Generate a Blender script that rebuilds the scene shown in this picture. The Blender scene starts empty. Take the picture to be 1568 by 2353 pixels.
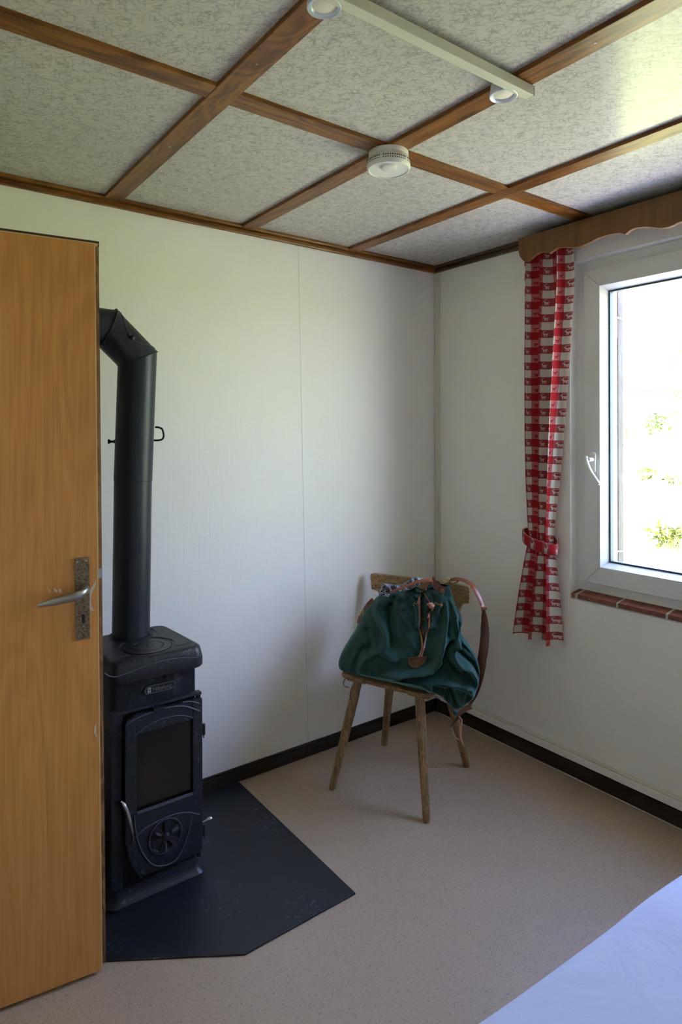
import bpy, math, random
import numpy as np
from mathutils import Vector, Matrix

# ------------------------------------------------------------------ camera, world, sun
SC = bpy.context.scene
COL = SC.collection
FPX, YAW, ROLL, V0 = 1477.2, 0.931, -0.0023, 996.7
CAM = np.array([-2.427, -2.4285, 1.455])
FW = np.array([math.cos(YAW), math.sin(YAW), 0.0])
RT = np.array([math.sin(YAW), -math.cos(YAW), 0.0])

cd = bpy.data.cameras.new('camera')
cam = bpy.data.objects.new('camera', cd)
COL.objects.link(cam)
cd.sensor_fit = 'HORIZONTAL'
cd.sensor_width = 36.0
cd.lens = FPX / 1568 * 36.0
cd.shift_y = -(1176.5 - V0) / 1568
cd.clip_start = 0.02
cd.clip_end = 300
_c, _s = math.cos(ROLL), math.sin(ROLL)
UPV = np.array([0, 0, 1.0])
ex = _c * RT + _s * UPV
ey = _c * UPV - _s * RT
cam.matrix_world = Matrix(((ex[0], ey[0], -FW[0], CAM[0]), (ex[1], ey[1], -FW[1], CAM[1]),
                           (ex[2], ey[2], -FW[2], CAM[2]), (0, 0, 0, 1)))
SC.camera = cam

SC.view_settings.view_transform = 'Standard'
SC.view_settings.look = 'None'
SC.view_settings.gamma = 1.0
SC.view_settings.use_curve_mapping = False
SC.view_settings.exposure = 1.78
SC.cycles.use_denoising = True
SC.cycles.max_bounces = 10
SC.cycles.diffuse_bounces = 6
SC.cycles.glossy_bounces = 4
SC.cycles.transparent_max_bounces = 12
SC.cycles.sample_clamp_indirect = 12.0
SC.cycles.caustics_reflective = False

SKY_STRENGTH = 5.4
SUN_STRENGTH = 14.0
world = bpy.data.worlds.new('world')
SC.world = world
world.use_nodes = True
wt = world.node_tree
bg = wt.nodes['Background']
bg.inputs['Strength'].default_value = SKY_STRENGTH
_tc = wt.nodes.new('ShaderNodeTexCoord')
_sx = wt.nodes.new('ShaderNodeSeparateXYZ')
_cr = wt.nodes.new('ShaderNodeValToRGB')
wt.links.new(_tc.outputs['Generated'], _sx.inputs[0])
wt.links.new(_sx.outputs['Z'], _cr.inputs[0])
wt.links.new(_cr.outputs[0], bg.inputs['Color'])
_cr.color_ramp.elements[0].position = 0.02
_cr.color_ramp.elements[0].color = (0.74, 0.84, 1.0, 1)
_cr.color_ramp.elements[1].position = 0.75
_cr.color_ramp.elements[1].color = (0.30, 0.44, 1.0, 1)

sd = bpy.data.lights.new('sun', 'SUN')
sd.energy = SUN_STRENGTH
sd.angle = math.radians(0.6)
sd.color = (1.0, 0.90, 0.76)
sun = bpy.data.objects.new('sun', sd)
COL.objects.link(sun)
sun.rotation_euler = Vector((0.42, 0.25, -0.88)).to_track_quat('-Z', 'Y').to_euler()
sun.location = (-3, -3, 8)

# ------------------------------------------------------------------ layout helpers
def ray(u, v):
    a, b = u - 784, v - V0
    X = _c * a + _s * b
    Y = -_s * a + _c * b
    return FW + RT * X / FPX + np.array([0, 0, -Y / FPX])
def hit(u, v, ax, val):
    R = ray(u, v)
    return CAM + R * ((val - CAM[ax]) / R[ax])
def hitp(u, v, P, n):
    R = ray(u, v)
    return CAM + R * (np.dot(np.array(P) - CAM, n) / np.dot(R, n))
def at(u, v, Z):
    return CAM + ray(u, v) * Z

def wloc(o):
    l = Vector((0, 0, 0))
    while o:
        l = l + o.location
        o = o.parent
    return l

class MB:
    def __init__(s):
        s.v = []; s.f = []; s.uv = {}
    def add(s, vs, fs):
        n = len(s.v)
        s.v += [tuple(float(c) for c in p) for p in vs]
        s.f += [tuple(i + n for i in f) for f in fs]
        return n
    def box(s, x0, x1, y0, y1, z0, z1):
        x0, x1 = sorted((x0, x1)); y0, y1 = sorted((y0, y1)); z0, z1 = sorted((z0, z1))
        s.add([(x0,y0,z0),(x1,y0,z0),(x1,y1,z0),(x0,y1,z0),(x0,y0,z1),(x1,y0,z1),(x1,y1,z1),(x0,y1,z1)],
              [(0,3,2,1),(4,5,6,7),(0,1,5,4),(1,2,6,5),(2,3,7,6),(3,0,4,7)])
        return s
    def obox(s, c, ax, h):
        c = np.array(c, float); ax = [np.array(a, float) for a in ax]
        P = []
        for k in (-1, 1):
            for (i, j) in ((-1,-1),(1,-1),(1,1),(-1,1)):
                P.append(c + ax[0]*h[0]*i + ax[1]*h[1]*j + ax[2]*h[2]*k)
        s.add(P, [(0,3,2,1),(4,5,6,7),(0,1,5,4),(1,2,6,5),(2,3,7,6),(3,0,4,7)])
        return s
    def loft(s, rings, caps=True, closed=True):
        n = len(rings[0]); b = s.add([p for r in rings for p in r], [])
        for i in range(len(rings) - 1):
            for j in range(n if closed else n - 1):
                k = (j + 1) % n
                s.f.append((b+i*n+j, b+i*n+k, b+(i+1)*n+k, b+(i+1)*n+j))
        if caps:
            s.f.append(tuple(b + j for j in reversed(range(n))))
            s.f.append(tuple(b + (len(rings)-1)*n + j for j in range(n)))
        return s
    def tube(s, pts, r, seg=12, caps=True, closed=False):
        pts = [np.array(p, float) for p in pts]
        m = len(pts)
        rr = r if hasattr(r, '__len__') else [r] * m
        rings = []
        up = None
        for i in range(m):
            if closed:
                t = pts[(i+1) % m] - pts[i-1]
            else:
                t = pts[min(i+1, m-1)] - pts[max(i-1, 0)]
            t = t / (np.linalg.norm(t) + 1e-12)
            if up is None:
                up = np.array([0, 0, 1.0]) if abs(t[2]) < .9 else np.array([1.0, 0, 0])
            a = up - t * np.dot(up, t); a /= np.linalg.norm(a) + 1e-12
            up = a
            b = np.cross(t, a)
            rings.append([pts[i] + rr[i] * (a * math.cos(q) + b * math.sin(q)) for q in [2*math.pi*k/seg for k in range(seg)]])
        if closed:
            rings.append(rings[0]); caps = False
        return s.loft(rings, caps)
    def lathe(s, prof, c, axis=(0, 0, 1), seg=40):
        axis = np.array(axis, float); axis /= np.linalg.norm(axis)
        a = np.array([1.0, 0, 0]) if abs(axis[0]) < .9 else np.array([0, 1.0, 0])
        a = a - axis * np.dot(a, axis); a /= np.linalg.norm(a)
        b = np.cross(axis, a)
        c = np.array(c, float)
        rings = [[c + axis*h + max(r, 1e-5) * (a*math.cos(q) + b*math.sin(q)) for q in [2*math.pi*k/seg for k in range(seg)]] for r, h in prof]
        return s.loft(rings, True)
    def prism(s, poly, fn, t0, t1):
        """poly: 2D points, fn(p, t) gives the 3D point"""
        n = len(poly)
        s.add([fn(p, t0) for p in poly] + [fn(p, t1) for p in poly],
              [tuple(reversed(range(n))), tuple(range(n, 2*n))] + [(i, (i+1) % n, n+(i+1) % n, n+i) for i in range(n)])
        return s
    def ribbon(s, pts, wid, thick, nrm):
        pts = [np.array(p, float) for p in pts]; m = len(pts)
        rings = []
        for i in range(m):
            t = pts[min(i+1, m-1)] - pts[max(i-1, 0)]; t /= np.linalg.norm(t) + 1e-12
            n = np.array(nrm[i] if isinstance(nrm, list) else nrm, float)
            n = n - t * np.dot(n, t); n /= np.linalg.norm(n) + 1e-12
            b = np.cross(t, n)
            w = (wid[i] if hasattr(wid, '__len__') else wid) / 2
            h = thick / 2
            rings.append([pts[i] + b*w*.8 + n*h, pts[i] + b*w, pts[i] + b*w*.8 - n*h, pts[i] - b*w*.8 - n*h, pts[i] - b*w, pts[i] - b*w*.8 + n*h])
        return s.loft(rings, True)
    def build(s, name, mat, parent=None, smooth=False, bevel=0, kind=None, label=None, angle=40):
        me = bpy.data.meshes.new(name)
        off = wloc(parent) if parent else Vector((0, 0, 0))
        me.from_pydata([(p[0]-off.x, p[1]-off.y, p[2]-off.z) for p in s.v], [], s.f)
        me.update()
        o = bpy.data.objects.new(name, me)
        COL.objects.link(o)
        if parent: o.parent = parent
        if mat: me.materials.append(mat)
        if smooth:
            me.polygons.foreach_set('use_smooth', [True] * len(me.polygons))
            if angle < 180:
                try: me.set_sharp_from_angle(angle=math.radians(angle))
                except Exception: pass
        if bevel:
            b = o.modifiers.new('bevel', 'BEVEL'); b.width = bevel; b.segments = 2
            b.limit_method = 'ANGLE'; b.angle_limit = math.radians(35)
        if kind: o['kind'] = kind
        if label: o['label'] = label
        return o

def empty(name, loc, label=None, cat=None, group=None, kind=None):
    o = bpy.data.objects.new(name, None)
    COL.objects.link(o)
    o.location = tuple(float(c) for c in loc)
    o.empty_display_size = 0.05
    return tag(o, label, cat, group, kind)
def tag(o, label=None, cat=None, group=None, kind=None):
    if label: o['label'] = label
    if cat: o['category'] = cat
    if group: o['group'] = group
    if kind: o['kind'] = kind
    return o
def smoothpath(pts, n=8):
    """Catmull-Rom through the points"""
    P = [np.array(p, float) for p in pts]
    P = [2*P[0]-P[1]] + P + [2*P[-1]-P[-2]]
    out = []
    for i in range(1, len(P) - 2):
        for k in range(n):
            t = k / n
            out.append(.5*((2*P[i]) + (P[i+1]-P[i-1])*t + (2*P[i-1]-5*P[i]+4*P[i+1]-P[i+2])*t*t + (-P[i-1]+3*P[i]-3*P[i+1]+P[i+2])*t**3))
    out.append(P[-2])
    return out

# ------------------------------------------------------------------ material helpers
class NT:
    def __init__(s, name):
        s.m = bpy.data.materials.new(name); s.m.use_nodes = True
        s.t = s.m.node_tree; s.b = s.t.nodes['Principled BSDF']; s.out = s.t.nodes['Material Output']
    def n(s, typ, ins=None, **props):
        nd = s.t.nodes.new(typ)
        for k, v in props.items(): setattr(nd, k, v)
        for k, v in (ins or {}).items(): s.set(nd.inputs[k], v)
        return nd
    def set(s, sock, v):
        if hasattr(v, 'links') or isinstance(v, bpy.types.NodeSocket): s.t.links.new(v, sock)
        else:
            if isinstance(v, tuple) and len(v) == 3 and sock.type == 'RGBA': v = v + (1,)
            sock.default_value = v
    def math(s, op, a, b=0.0, c=None, clamp=False):
        nd = s.t.nodes.new('ShaderNodeMath'); nd.operation = op; nd.use_clamp = clamp
        s.set(nd.inputs[0], a); s.set(nd.inputs[1], b)
        if c is not None: s.set(nd.inputs[2], c)
        return nd.outputs[0]
    def mix(s, f, a, b, blend='MIX'):
        nd = s.t.nodes.new('ShaderNodeMix'); nd.data_type = 'RGBA'; nd.blend_type = blend
        s.set(nd.inputs[0], f); s.set(nd.inputs[6], a); s.set(nd.inputs[7], b)
        return nd.outputs[2]
    def coord(s, kind='Object', scale=(1, 1, 1), rot=(0, 0, 0), loc=(0, 0, 0)):
        tc = s.n('ShaderNodeTexCoord')
        mp = s.n('ShaderNodeMapping', {'Vector': tc.outputs[kind], 'Scale': scale, 'Rotation': rot, 'Location': loc})
        return mp.outputs[0]
    def noise(s, vec, scale=5, detail=3, rough=.5, out='Fac', dist=0):
        return s.n('ShaderNodeTexNoise', {'Vector': vec, 'Scale': scale, 'Detail': detail, 'Roughness': rough, 'Distortion': dist}).outputs[out]
    def ramp(s, f, stops):
        nd = s.n('ShaderNodeValToRGB', {'Fac': f}); cr = nd.color_ramp
        while len(cr.elements) < len(stops): cr.elements.new(.5)
        for e, (p, c) in zip(cr.elements, stops):
            e.position = p; e.color = (c if hasattr(c, '__len__') else (c, c, c)) + (1,) if hasattr(c, '__len__') else (c, c, c, 1)
        return nd.outputs[0]
    def bump(s, h, strength=.3, dist=.002):
        nd = s.n('ShaderNodeBump', {'Height': h, 'Strength': strength, 'Distance': dist})
        s.t.links.new(nd.outputs[0], s.b.inputs['Normal'])
    def p(s, **k):
        names = dict(base='Base Color', rough='Roughness', metal='Metallic', spec='Specular IOR Level', coat='Coat Weight', coatr='Coat Roughness', sheen='Sheen Weight', sheenr='Sheen Roughness', trans='Transmission Weight')
        for a, v in k.items(): s.set(s.b.inputs[names[a]], v)
        return s

def plain(name, base, rough=.5, metal=0, spec=.5, bump=0, bscale=200):
    t = NT(name).p(base=base, rough=rough, metal=metal, spec=spec)
    if bump: t.bump(t.noise(t.coord(), bscale, 2), bump, .001)
    return t.m

def wood(name, dark, mid, light, along='x', scale=1.0, rough=.4, knots=True, spec=.4, ring=1.0):
    t = NT(name)
    sc = {'x': (1.2, 22, 22), 'y': (22, 1.2, 22), 'z': (22, 22, 1.2)}[along]
    v = t.coord(scale=tuple(a*scale for a in sc))
    n1 = t.noise(v, 2.0, 4, .6, dist=.6)
    sc2 = {'x': (.9, 5, 5), 'y': (5, .9, 5), 'z': (5, 5, .9)}[along]
    n2 = t.noise(t.coord(scale=tuple(a*scale for a in sc2)), 1.6, 3, .5, dist=1.0)
    lines = t.math('SINE', t.math('MULTIPLY', n2, 60*ring))
    f = t.math('ADD', t.math('MULTIPLY', n1, .75), t.math('MULTIPLY', lines, .10))
    col = t.ramp(f, [(.22, dark), (.42, mid), (.66, light)])
    big = t.noise(t.coord(scale=(1.5, 1.5, 1.5)), 2.2, 2)
    col = t.mix(t.math('MULTIPLY', t.math('SUBTRACT', big, .45, clamp=True), 1.4), col, dark)
    if knots:
        ks = {'x': (2.2, 9, 9), 'y': (9, 2.2, 9), 'z': (9, 9, 2.2)}[along]
        vo = t.n('ShaderNodeTexVoronoi', {'Vector': t.coord(scale=ks), 'Scale': 1.0, 'Randomness': 1.0})
        k = t.ramp(vo.outputs['Distance'], [(.05, 1.0), (.13, 0.0)])
        col = t.mix(t.math('MULTIPLY', k, .7), col, tuple(c*.35 for c in dark))
    t.p(base=col, rough=rough, spec=spec)
    t.bump(f, .25, .001)
    return t.m

# ------------------------------------------------------------------ materials
def m_wall():
    t = NT('painted_wall')
    st = t.noise(t.coord(scale=(30, 30, 3)), 3, 3)
    pt = t.noise(t.coord(), 2.5, 4)
    c = t.mix(t.math('MULTIPLY', pt, .5), (.875, .85, .792), (.845, .82, .755))
    sm = t.ramp(t.noise(t.coord(scale=(3, 3, 9)), 4, 5, .65), [(.70, 0.0), (.80, .35)])
    c = t.mix(sm, c, (.52, .48, .36))
    t.p(base=c, rough=.55, spec=.35)
    bl = t.noise(t.coord(scale=(6, 6, 14)), 4, 4, .6)
    t.bump(t.math('ADD', t.math('MULTIPLY', st, .5), t.math('MULTIPLY', bl, .7)), .32, .003)
    return t.m
def m_ceiling():
    t = NT('patterned_ceiling_panel')
    base = t.coord()
    warp = t.n('ShaderNodeTexNoise', {'Vector': base, 'Scale': 26.0, 'Detail': 1.5})
    wv = t.n('ShaderNodeVectorMath', {0: warp.outputs['Color'], 1: (.5, .5, .5)}, operation='SUBTRACT')
    ws = t.n('ShaderNodeVectorMath', {0: wv.outputs[0], 'Scale': .022}, operation='SCALE')
    wp = t.n('ShaderNodeVectorMath', {0: base, 1: ws.outputs[0]}, operation='ADD').outputs[0]
    tot = None
    for i, ang in enumerate((.3, 1.1, 1.9, 2.7, .7)):
        vr = t.n('ShaderNodeVectorRotate', {'Vector': wp, 'Angle': ang}, rotation_type='Z_AXIS')
        mp = t.n('ShaderNodeMapping', {'Vector': vr.outputs[0], 'Scale': (15, 105, 1), 'Location': (i*3.7, i*1.3, 0)})
        vo = t.n('ShaderNodeTexVoronoi', {'Vector': mp.outputs[0], 'Scale': 1.0}, voronoi_dimensions='2D')
        k = t.ramp(vo.outputs['Distance'], [(.05, 1.0), (.33, 0.0)])
        tot = k if tot is None else t.math('ADD', tot, k)
    amt = t.math('MULTIPLY', t.math('MULTIPLY', tot, .62, clamp=True), t.ramp(t.noise(base, 30, 2), [(.3, .45), (.7, 1.0)]))
    c = t.mix(amt, (.58, .55, .495), (.345, .325, .285))
    t.p(base=c, rough=.20, spec=.20)
    t.bump(t.math('ADD', t.noise(base, 3.5, 2), t.math('MULTIPLY', amt, .03)), .06, .01)
    return t.m
def m_floor():
    t = NT('speckled_vinyl_floor')
    base = t.coord()
    n = t.noise(base, 2.0, 3)
    c = t.mix(n, (.455, .345, .240), (.40, .30, .205))
    v1 = t.n('ShaderNodeTexVoronoi', {'Vector': base, 'Scale': 230.0})
    rnd = t.n('ShaderNodeSeparateColor', {0: v1.outputs['Color']}).outputs[0]
    sp = t.math('MULTIPLY', t.math('LESS_THAN', v1.outputs['Distance'], .30), t.math('GREATER_THAN', rnd, .62))
    c = t.mix(t.math('MULTIPLY', sp, .7), c, (.16, .12, .10))
    v2 = t.n('ShaderNodeTexVoronoi', {'Vector': base, 'Scale': 120.0})
    r2 = t.n('ShaderNodeSeparateColor', {0: v2.outputs['Color']}).outputs[1]
    sp2 = t.math('MULTIPLY', t.math('LESS_THAN', v2.outputs['Distance'], .38), t.math('GREATER_THAN', r2, .6))
    c = t.mix(t.math('MULTIPLY', sp2, .12), c, (.55, .45, .37))
    v3 = t.n('ShaderNodeTexVoronoi', {'Vector': base, 'Scale': 75.0})
    r3 = t.n('ShaderNodeSeparateColor', {0: v3.outputs['Color']}).outputs[2]
    sp3 = t.math('MULTIPLY', t.math('LESS_THAN', v3.outputs['Distance'], .13), t.math('GREATER_THAN', r3, .93))
    c = t.mix(t.math('MULTIPLY', sp3, .6), c, (.07, .05, .045))
    t.p(base=c, rough=.42, spec=.45)
    t.bump(t.noise(base, 60, 2), .05, .001)
    return t.m
def m_iron(name='black_cast_iron', base=(.009, .0105, .014), rough=.36, rust=True, deco=0, streak=False):
    t = NT(name)
    v = t.coord()
    n = t.noise(v, 9, 4, .6)
    col = t.mix(n, base, tuple(c*1.9 for c in base))
    if rust:
        r = t.ramp(t.noise(v, 22, 5, .65), [(.60, 0.0), (.72, .55)])
        col = t.mix(r, col, (.06, .035, .022))
        d = t.ramp(t.noise(v, 70, 3, .6), [(.60, 0.0), (.72, .55)])
        col = t.mix(d, col, (.09, .10, .11))
    if streak:
        s = t.ramp(t.noise(t.coord(scale=(1, 1, .12)), 45, 4, .6), [(.52, 0.0), (.68, .6)])
        col = t.mix(s, col, (.055, .055, .06))
    t.p(base=col, rough=t.math('ADD', t.math('MULTIPLY', n, .25), rough-.12), spec=.38)
    h = t.noise(v, 160 if rust else 12, 2)
    if deco:
        vo = t.n('ShaderNodeTexVoronoi', {'Vector': v, 'Scale': deco, 'Randomness': .5})
        h = t.math('ADD', t.math('MULTIPLY', vo.outputs['Distance'], 3.0), h)
    t.bump(h, .35, .0015)
    return t.m
def m_plate():
    t = NT('dark_steel_floor_plate')
    v = t.coord()
    n = t.noise(v, 3, 4)
    col = t.mix(n, (.006, .007, .0095), (.011, .013, .017))
    d = t.ramp(t.noise(v, 60, 4, .7), [(.58, 0.0), (.66, .8)])
    msk = t.ramp(t.noise(v, 4, 2), [(.5, 0.0), (.62, 1.0)])
    col = t.mix(t.math('MULTIPLY', d, msk), col, (.10, .12, .15))
    t.p(base=col, rough=t.math('ADD', .36, t.math('MULTIPLY', n, .2)), spec=.5)
    t.bump(t.noise(v, 30, 3), .08, .002)
    return t.m
def m_door():
    t = NT('beech_veneer_door')
    v = t.coord(scale=(7, 7, .85))
    n = t.noise(v, 1.0, 2, .5, dist=.5)
    r = t.math('SINE', t.math('MULTIPLY', n, 75))
    fine = t.noise(t.coord(scale=(160, 160, 5)), 1.0, 3)
    f = t.math('ADD', t.math('MULTIPLY', r, .045), t.math('ADD', t.math('MULTIPLY', fine, .45), t.math('MULTIPLY', n, .25)))
    c = t.ramp(f, [(.22, (.44, .190, .045)), (.36, (.53, .235, .060)), (.52, (.59, .28, .080))])
    dirt = t.ramp(t.noise(t.coord(scale=(5, 5, 2.5)), 3, 5, .7), [(.66, 0.0), (.78, .45)])
    c = t.mix(dirt, c, (.14, .07, .03))
    t.p(base=c, rough=.42, spec=.4)
    t.bump(fine, .06, .001)
    return t.m
def m_gingham():
    t = NT('red_white_gingham')
    uv = t.n('ShaderNodeUVMap').outputs[0]
    s = t.n('ShaderNodeSeparateXYZ', {0: uv})
    P = .068
    U, V = t.math('DIVIDE', s.outputs[0], P), t.math('DIVIDE', s.outputs[1], P)
    fu, fv = t.math('FRACT', U), t.math('FRACT', V)
    cu, cv = t.math('GREATER_THAN', fu, .5), t.math('GREATER_THAN', fv, .5)
    # local coordinates in each square, 0..1
    lu, lv = t.math('FRACT', t.math('MULTIPLY', fu, 2)), t.math('FRACT', t.math('MULTIPLY', fv, 2))
    # the animal turns the other way on the red rows
    lu2 = t.math('ADD', t.math('MULTIPLY', lu, t.math('SUBTRACT', 1.0, t.math('MULTIPLY', cv, 2))), cv)
    def seg(ax, ay, bx, by, r):
        dx, dy = bx-ax, by-ay; L = dx*dx+dy*dy
        px, py = t.math('SUBTRACT', lu2, ax), t.math('SUBTRACT', lv, ay)
        h = t.math('DIVIDE', t.math('ADD', t.math('MULTIPLY', px, dx), t.math('MULTIPLY', py, dy)), L, clamp=True)
        qx, qy = t.math('SUBTRACT', px, t.math('MULTIPLY', h, dx)), t.math('SUBTRACT', py, t.math('MULTIPLY', h, dy))
        d = t.math('SQRT', t.math('ADD', t.math('MULTIPLY', qx, qx), t.math('MULTIPLY', qy, qy)))
        return t.math('LESS_THAN', d, r)
    parts = [seg(.32,.46,.60,.44,.085), seg(.60,.48,.70,.62,.06), seg(.70,.64,.79,.60,.035), seg(.70,.68,.62,.84,.028), seg(.62,.84,.46,.86,.022),
             seg(.33,.40,.30,.18,.032), seg(.42,.38,.43,.18,.026), seg(.60,.38,.62,.18,.030), seg(.54,.38,.52,.20,.024), seg(.28,.52,.24,.58,.022)]
    an = parts[0]
    for q in parts[1:]: an = t.math('MAXIMUM', an, q)
    red, white = (.42, .012, .018), (.74, .70, .62)
    pink_w, pink_r = (.50, .16, .16), (.38, .065, .068)
    rowred = t.mix(cu, t.mix(an, pink_r, (.66, .56, .50)), red)
    rowwhite = t.mix(cu, white, t.mix(an, pink_w, red))
    c = t.mix(cv, rowwhite, rowred)
    t.p(base=c, rough=.85, spec=.15, sheen=.2)
    wv = t.noise(t.coord(), 400, 1)
    t.bump(wv, .15, .0006)
    tr = t.n('ShaderNodeBsdfTranslucent', {'Color': c})
    mx = t.n('ShaderNodeMixShader', {0: .22, 1: t.b.outputs[0], 2: tr.outputs[0]})
    t.t.links.new(mx.outputs[0], t.out.inputs[0])
    return t.m
def m_canvas():
    t = NT('green_suede_canvas')
    v = t.coord()
    n = t.noise(v, 5, 4, .6)
    c = t.ramp(n, [(.25, (.0035, .023, .0175)), (.55, (.0065, .037, .029)), (.8, (.011, .054, .043))])
    worn = t.ramp(t.noise(v, 14, 5, .7), [(.60, 0.0), (.74, .35)])
    c = t.mix(worn, c, (.055, .13, .115))
    t.p(base=c, rough=.62, spec=.25, sheen=.6, sheenr=.35)
    t.set(t.b.inputs['Sheen Tint'], (.40, .85, .74, 1))
    t.bump(t.math('ADD', t.noise(v, 500, 2), t.math('MULTIPLY', t.noise(v, 16, 3, .5), 5.0)), .30, .004)
    return t.m
def m_leather(name, c1, c2, rough=.38):
    t = NT(name)
    v = t.coord()
    t.p(base=t.mix(t.noise(v, 40, 3), c1, c2), rough=rough, spec=.5)
    t.bump(t.noise(v, 350, 3), .25, .0006)
    return t.m
def m_brick():
    t = NT('red_brick_tile')
    v = t.coord()
    c = t.ramp(t.noise(v, 20, 5, .65), [(.3, (.14, .042, .030)), (.55, (.24, .075, .052)), (.75, (.30, .11, .08))])
    w = t.ramp(t.noise(v, 75, 3, .6), [(.64, 0.0), (.70, .6)])
    c = t.mix(w, c, (.5, .46, .42))
    t.p(base=c, rough=.75)
    t.bump(t.noise(v, 90, 4), .5, .002)
    return t.m
def m_glass():
    t = NT('window_glass')
    tb = t.n('ShaderNodeBsdfTransparent', {'Color': (.97, .97, .97, 1)})
    gl = t.n('ShaderNodeBsdfGlossy', {'Color': (1, 1, 1, 1), 'Roughness': .01})
    fr = t.n('ShaderNodeFresnel', {'IOR': 1.45})
    geo = t.n('ShaderNodeNewGeometry')
    fac = t.math('MULTIPLY', fr.outputs[0], t.math('SUBTRACT', 1.0, geo.outputs['Backfacing']))
    mx = t.n('ShaderNodeMixShader', {0: fac, 1: tb.outputs[0], 2: gl.outputs[0]})
    t.t.links.new(mx.outputs[0], t.out.inputs[0])
    return t.m
def m_stoveglass():
    t = NT('sooty_stove_glass')
    v = t.coord()
    c = t.ramp(t.noise(t.coord(scale=(1, 1, .6)), 9, 3, .5), [(.45, (.004, .0035, .003)), (.62, (.014, .009, .006)), (.78, (.03, .018, .010))])
    t.p(base=c, rough=.16, spec=.5)
    return t.m
def m_bed():
    t = NT('pale_blue_cotton')
    v = t.coord()
    t.p(base=(.50, .55, .74), rough=.8, spec=.15, sheen=.1)
    t.bump(t.noise(v, 6, 4, .5, dist=.8), .35, .02)
    return t.m
def m_check():
    t = NT('black_white_houndstooth')
    ck = t.n('ShaderNodeTexChecker', {'Vector': t.coord(rot=(.4, .3, .6)), 'Scale': 150.0, 'Color1': (.48, .48, .54, 1), 'Color2': (.006, .007, .012, 1)})
    t.p(base=ck.outputs[0], rough=.9)
    return t.m
def m_ground():
    t = NT('sunlit_dry_meadow')
    v = t.coord()
    lawn = t.mix(t.noise(v, 1.5, 5), (.34, .42, .12), (.52, .55, .24))
    path = t.mix(t.noise(v, 6, 5), (.70, .63, .585), (.60, .53, .49))  # added pale strip by the house, coloured for neutral bounce light indoors
    sx = t.n('ShaderNodeSeparateXYZ', {0: v})
    edge = t.math('ADD', sx.outputs[0], t.math('MULTIPLY', t.noise(v, 1.2, 3), .8))
    c = t.mix(t.math('MULTIPLY', t.math('SUBTRACT', edge, 2.9), 3.0, clamp=True), path, lawn)
    t.p(base=c, rough=.95, spec=.1)
    return t.m
def m_leaf(name, a, b):
    t = NT(name)
    c = t.mix(t.noise(t.coord(), 9, 2), a, b)
    t.p(base=c, rough=.6, spec=.3)
    return t.m
def m_metal(name, base, rough=.35, metal=.9, pit=0):
    t = NT(name)
    v = t.coord()
    c = base
    if pit:
        c = t.mix(t.ramp(t.noise(v, 170, 4, .65), [(.42, 0.0), (.62, 1.0)]), base, pit)
    t.p(base=c, rough=rough, metal=metal)
    t.bump(t.noise(v, 260, 3), .25, .0006)
    return t.m

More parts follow.
